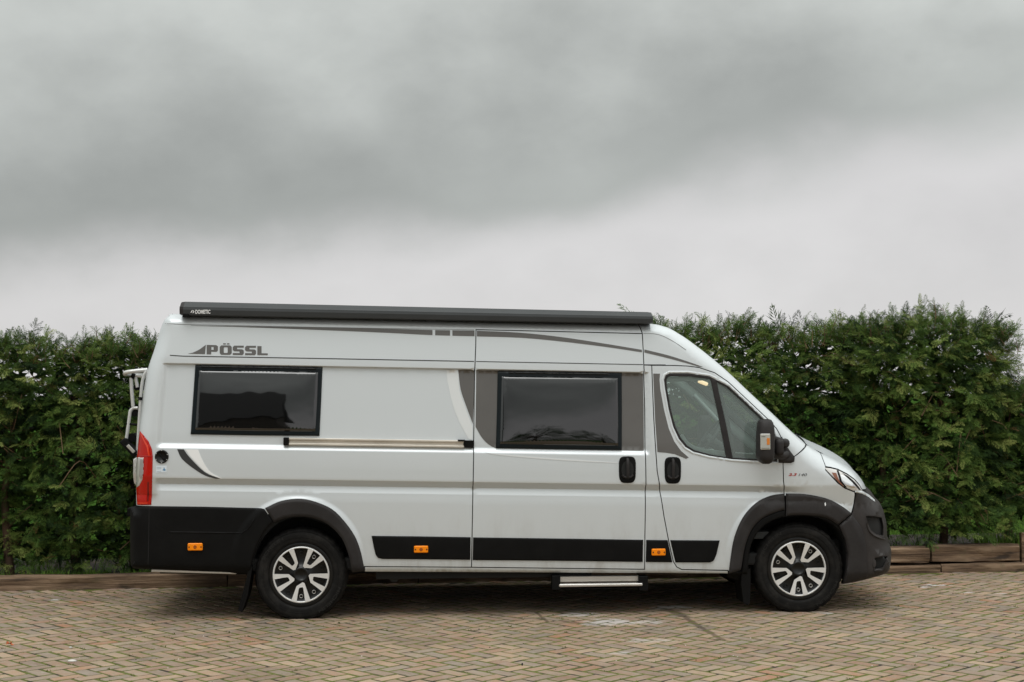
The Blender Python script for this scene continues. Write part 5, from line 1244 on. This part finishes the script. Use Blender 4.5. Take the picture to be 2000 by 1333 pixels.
# ---- small things lying about
def leaf_thing(px, py, label, size, col):
    x, y = gp(px, py); mb = MB(); n = 5; V = [(0, 0, .012)]; P = []
    for k in range(10):
        a = k/10*2*math.pi; r_ = size*(1 if k % 2 == 0 else .42); P.append((r_*math.cos(a), r_*math.sin(a)*.8, .006+.012*(k % 3)))
    mb.add(V+P, [(0, k+1, (k+1) % 10+1) for k in range(10)], 0, None, False); o = mb.build('fallen_leaf', plain('dry_leaf', col, .7, 0, .3, 0, 0, 60, .3), None, label=label, category='leaf'); o.location = (x, y, .004); o.rotation_euler = (0, .2, .4)
leaf_thing(18, 1262, 'small orange fallen leaf on the bricks at the lower left edge', .034, (.55, .15, .06))
def pebble(px, py, label, s_, col, cat='pebble'):
    x, y = gp(px, py); bm = bmesh.new(); bmesh.ops.create_icosphere(bm, subdivisions=2, radius=1)
    for q in bm.verts: q.co = Vector((q.co.x*s_[0]*(1+rnd.gauss(0, .06)), q.co.y*s_[1]*(1+rnd.gauss(0, .06)), q.co.z*s_[2]))
    bm.verts.index_update(); mb = MB(); mb.add([q.co for q in bm.verts], [[q.index for q in f.verts] for f in bm.faces]); bm.free(); o = mb.build('pebble', plain('stone', col, .8, 0, .4, 0, 0, 60, .2), None, label=label, category=cat); o.location = (x, y, s_[2]*.7); o.rotation_euler = (0, 0, rnd.uniform(-.5, .5))
pebble(141, 1293.5, 'flat white stone on the bricks near the lower left corner', (.030, .016, .010), (.62, .60, .56))
pebble(1020, 1301, 'tiny black pebble standing on the bricks below the van middle', (.006, .006, .012), (.02, .02, .02))
pebble(138, 1266.5, 'small pale pebble right of the orange leaf', (.012, .008, .007), (.55, .54, .5))

# ---- the yard behind the photographer, seen only in the panes: a barn and two trees
def bricks_wall():
    q = Nodes('barn_brick'); q.set(Roughness=.85); b = q.n('ShaderNodeTexBrick'); b.inputs['Scale'].default_value = 4; q.l(q.obj(), b.inputs['Vector'])
    b.inputs['Color1'].default_value = (.07, .03, .02, 1); b.inputs['Color2'].default_value = (.055, .025, .018, 1); b.inputs['Mortar'].default_value = (.08, .07, .06, 1); q.l(b.outputs[0], q.b.inputs['Base Color']); return q.m
barn = empty('barn', (-7.5, -18, 0), .04, label='low brick barn with a dark tiled gable roof behind the photographer', category='barn')
mb = MB(); wl, wd, he, hr = 11.0, 7.0, 4.2, 7.3
mb.add([(-wl/2, -wd/2, 0), (wl/2, -wd/2, 0), (wl/2, wd/2, 0), (-wl/2, wd/2, 0), (-wl/2, -wd/2, he), (wl/2, -wd/2, he), (wl/2, wd/2, he), (-wl/2, wd/2, he), (-wl/2, 0, hr), (wl/2, 0, hr)],
       [(0, 1, 5, 4), (2, 3, 7, 6), (1, 2, 6, 9, 5), (3, 0, 4, 8, 7)], 0, None, False); mb.build('wall', bricks_wall(), barn)
mb = MB()
for s in (-1, 1):
    ang = math.atan2(hr-he, wd/2); ln = math.hypot(hr-he, wd/2)+.4; cy2 = s*(wd/4+.1); box(mb, (0, cy2, (he+hr)/2+.02), (wl+.5, ln, .12), .02, 0, Matrix.Rotation(-s*ang, 3, 'X'))
mb.build('roof', plain('roof_tile', (.014, .013, .013), .7, 0, .4, 0, .3, 20, .2), barn)
for x in (-3.4, 2.6):
    mb = MB(); box(mb, (x, wd/2+.02, 1.5), (1.2, .08, 1.1), .01); wn = mb.build('window', plain('window_paint', (.6, .6, .58), .5), barn)
    mb = MB(); box(mb, (x, wd/2+.05, 1.5), (1.0, .04, .9)); mb.build('pane', plain('barn_pane', (.02, .025, .03), .05), wn)
mb = MB(); box(mb, (-.4, wd/2+.03, 1.15), (2.2, .1, 2.3), .01); mb.build('door', plain('barn_door', (.03, .07, .045), .6), barn)
def tree(x, y, h, seed, label):
    r = random.Random(seed); root = empty('tree', (x, y, 0), 0, label=label, category='tree'); L_ = []; mb = MB()
    tube(mb, [(0, 0, 0), (.08, 0, h*.3), (.02, .1, h*.6), (0, 0, h*.9)], [.2, .15, .10, .02], 9)
    for i in range(220):
        a = r.uniform(0, 6.28); q = r.random()**.5; z = h*(.28+.68*r.random()); rr = h*.34*math.sqrt(max(.05, 1-((z/h-.58)/.42)**2))*q; p = np.array([math.cos(a)*rr, math.sin(a)*rr, z])
        cluster(L_, p, np.array([math.cos(a), math.sin(a), r.gauss(.3, .4)]), r.uniform(.25, .42), .5+.2*r.gauss(0, 1), r, 6)
        if i % 6 == 0: tube(mb, [(0, 0, z*.8), tuple(p*np.array([.5, .5, .95])), tuple(p)], [.05, .03, .01], 5, 0, False)
    mb.build('trunk', M['bark'], root); assemble('crown', L_, root, M['leaf_b'])
tree(4.2, -17, 4.4, 5, 'round leafy tree behind the photographer, near the barn'); tree(8.5, -22, 4.6, 6, 'second leafy tree behind the photographer, farther right')
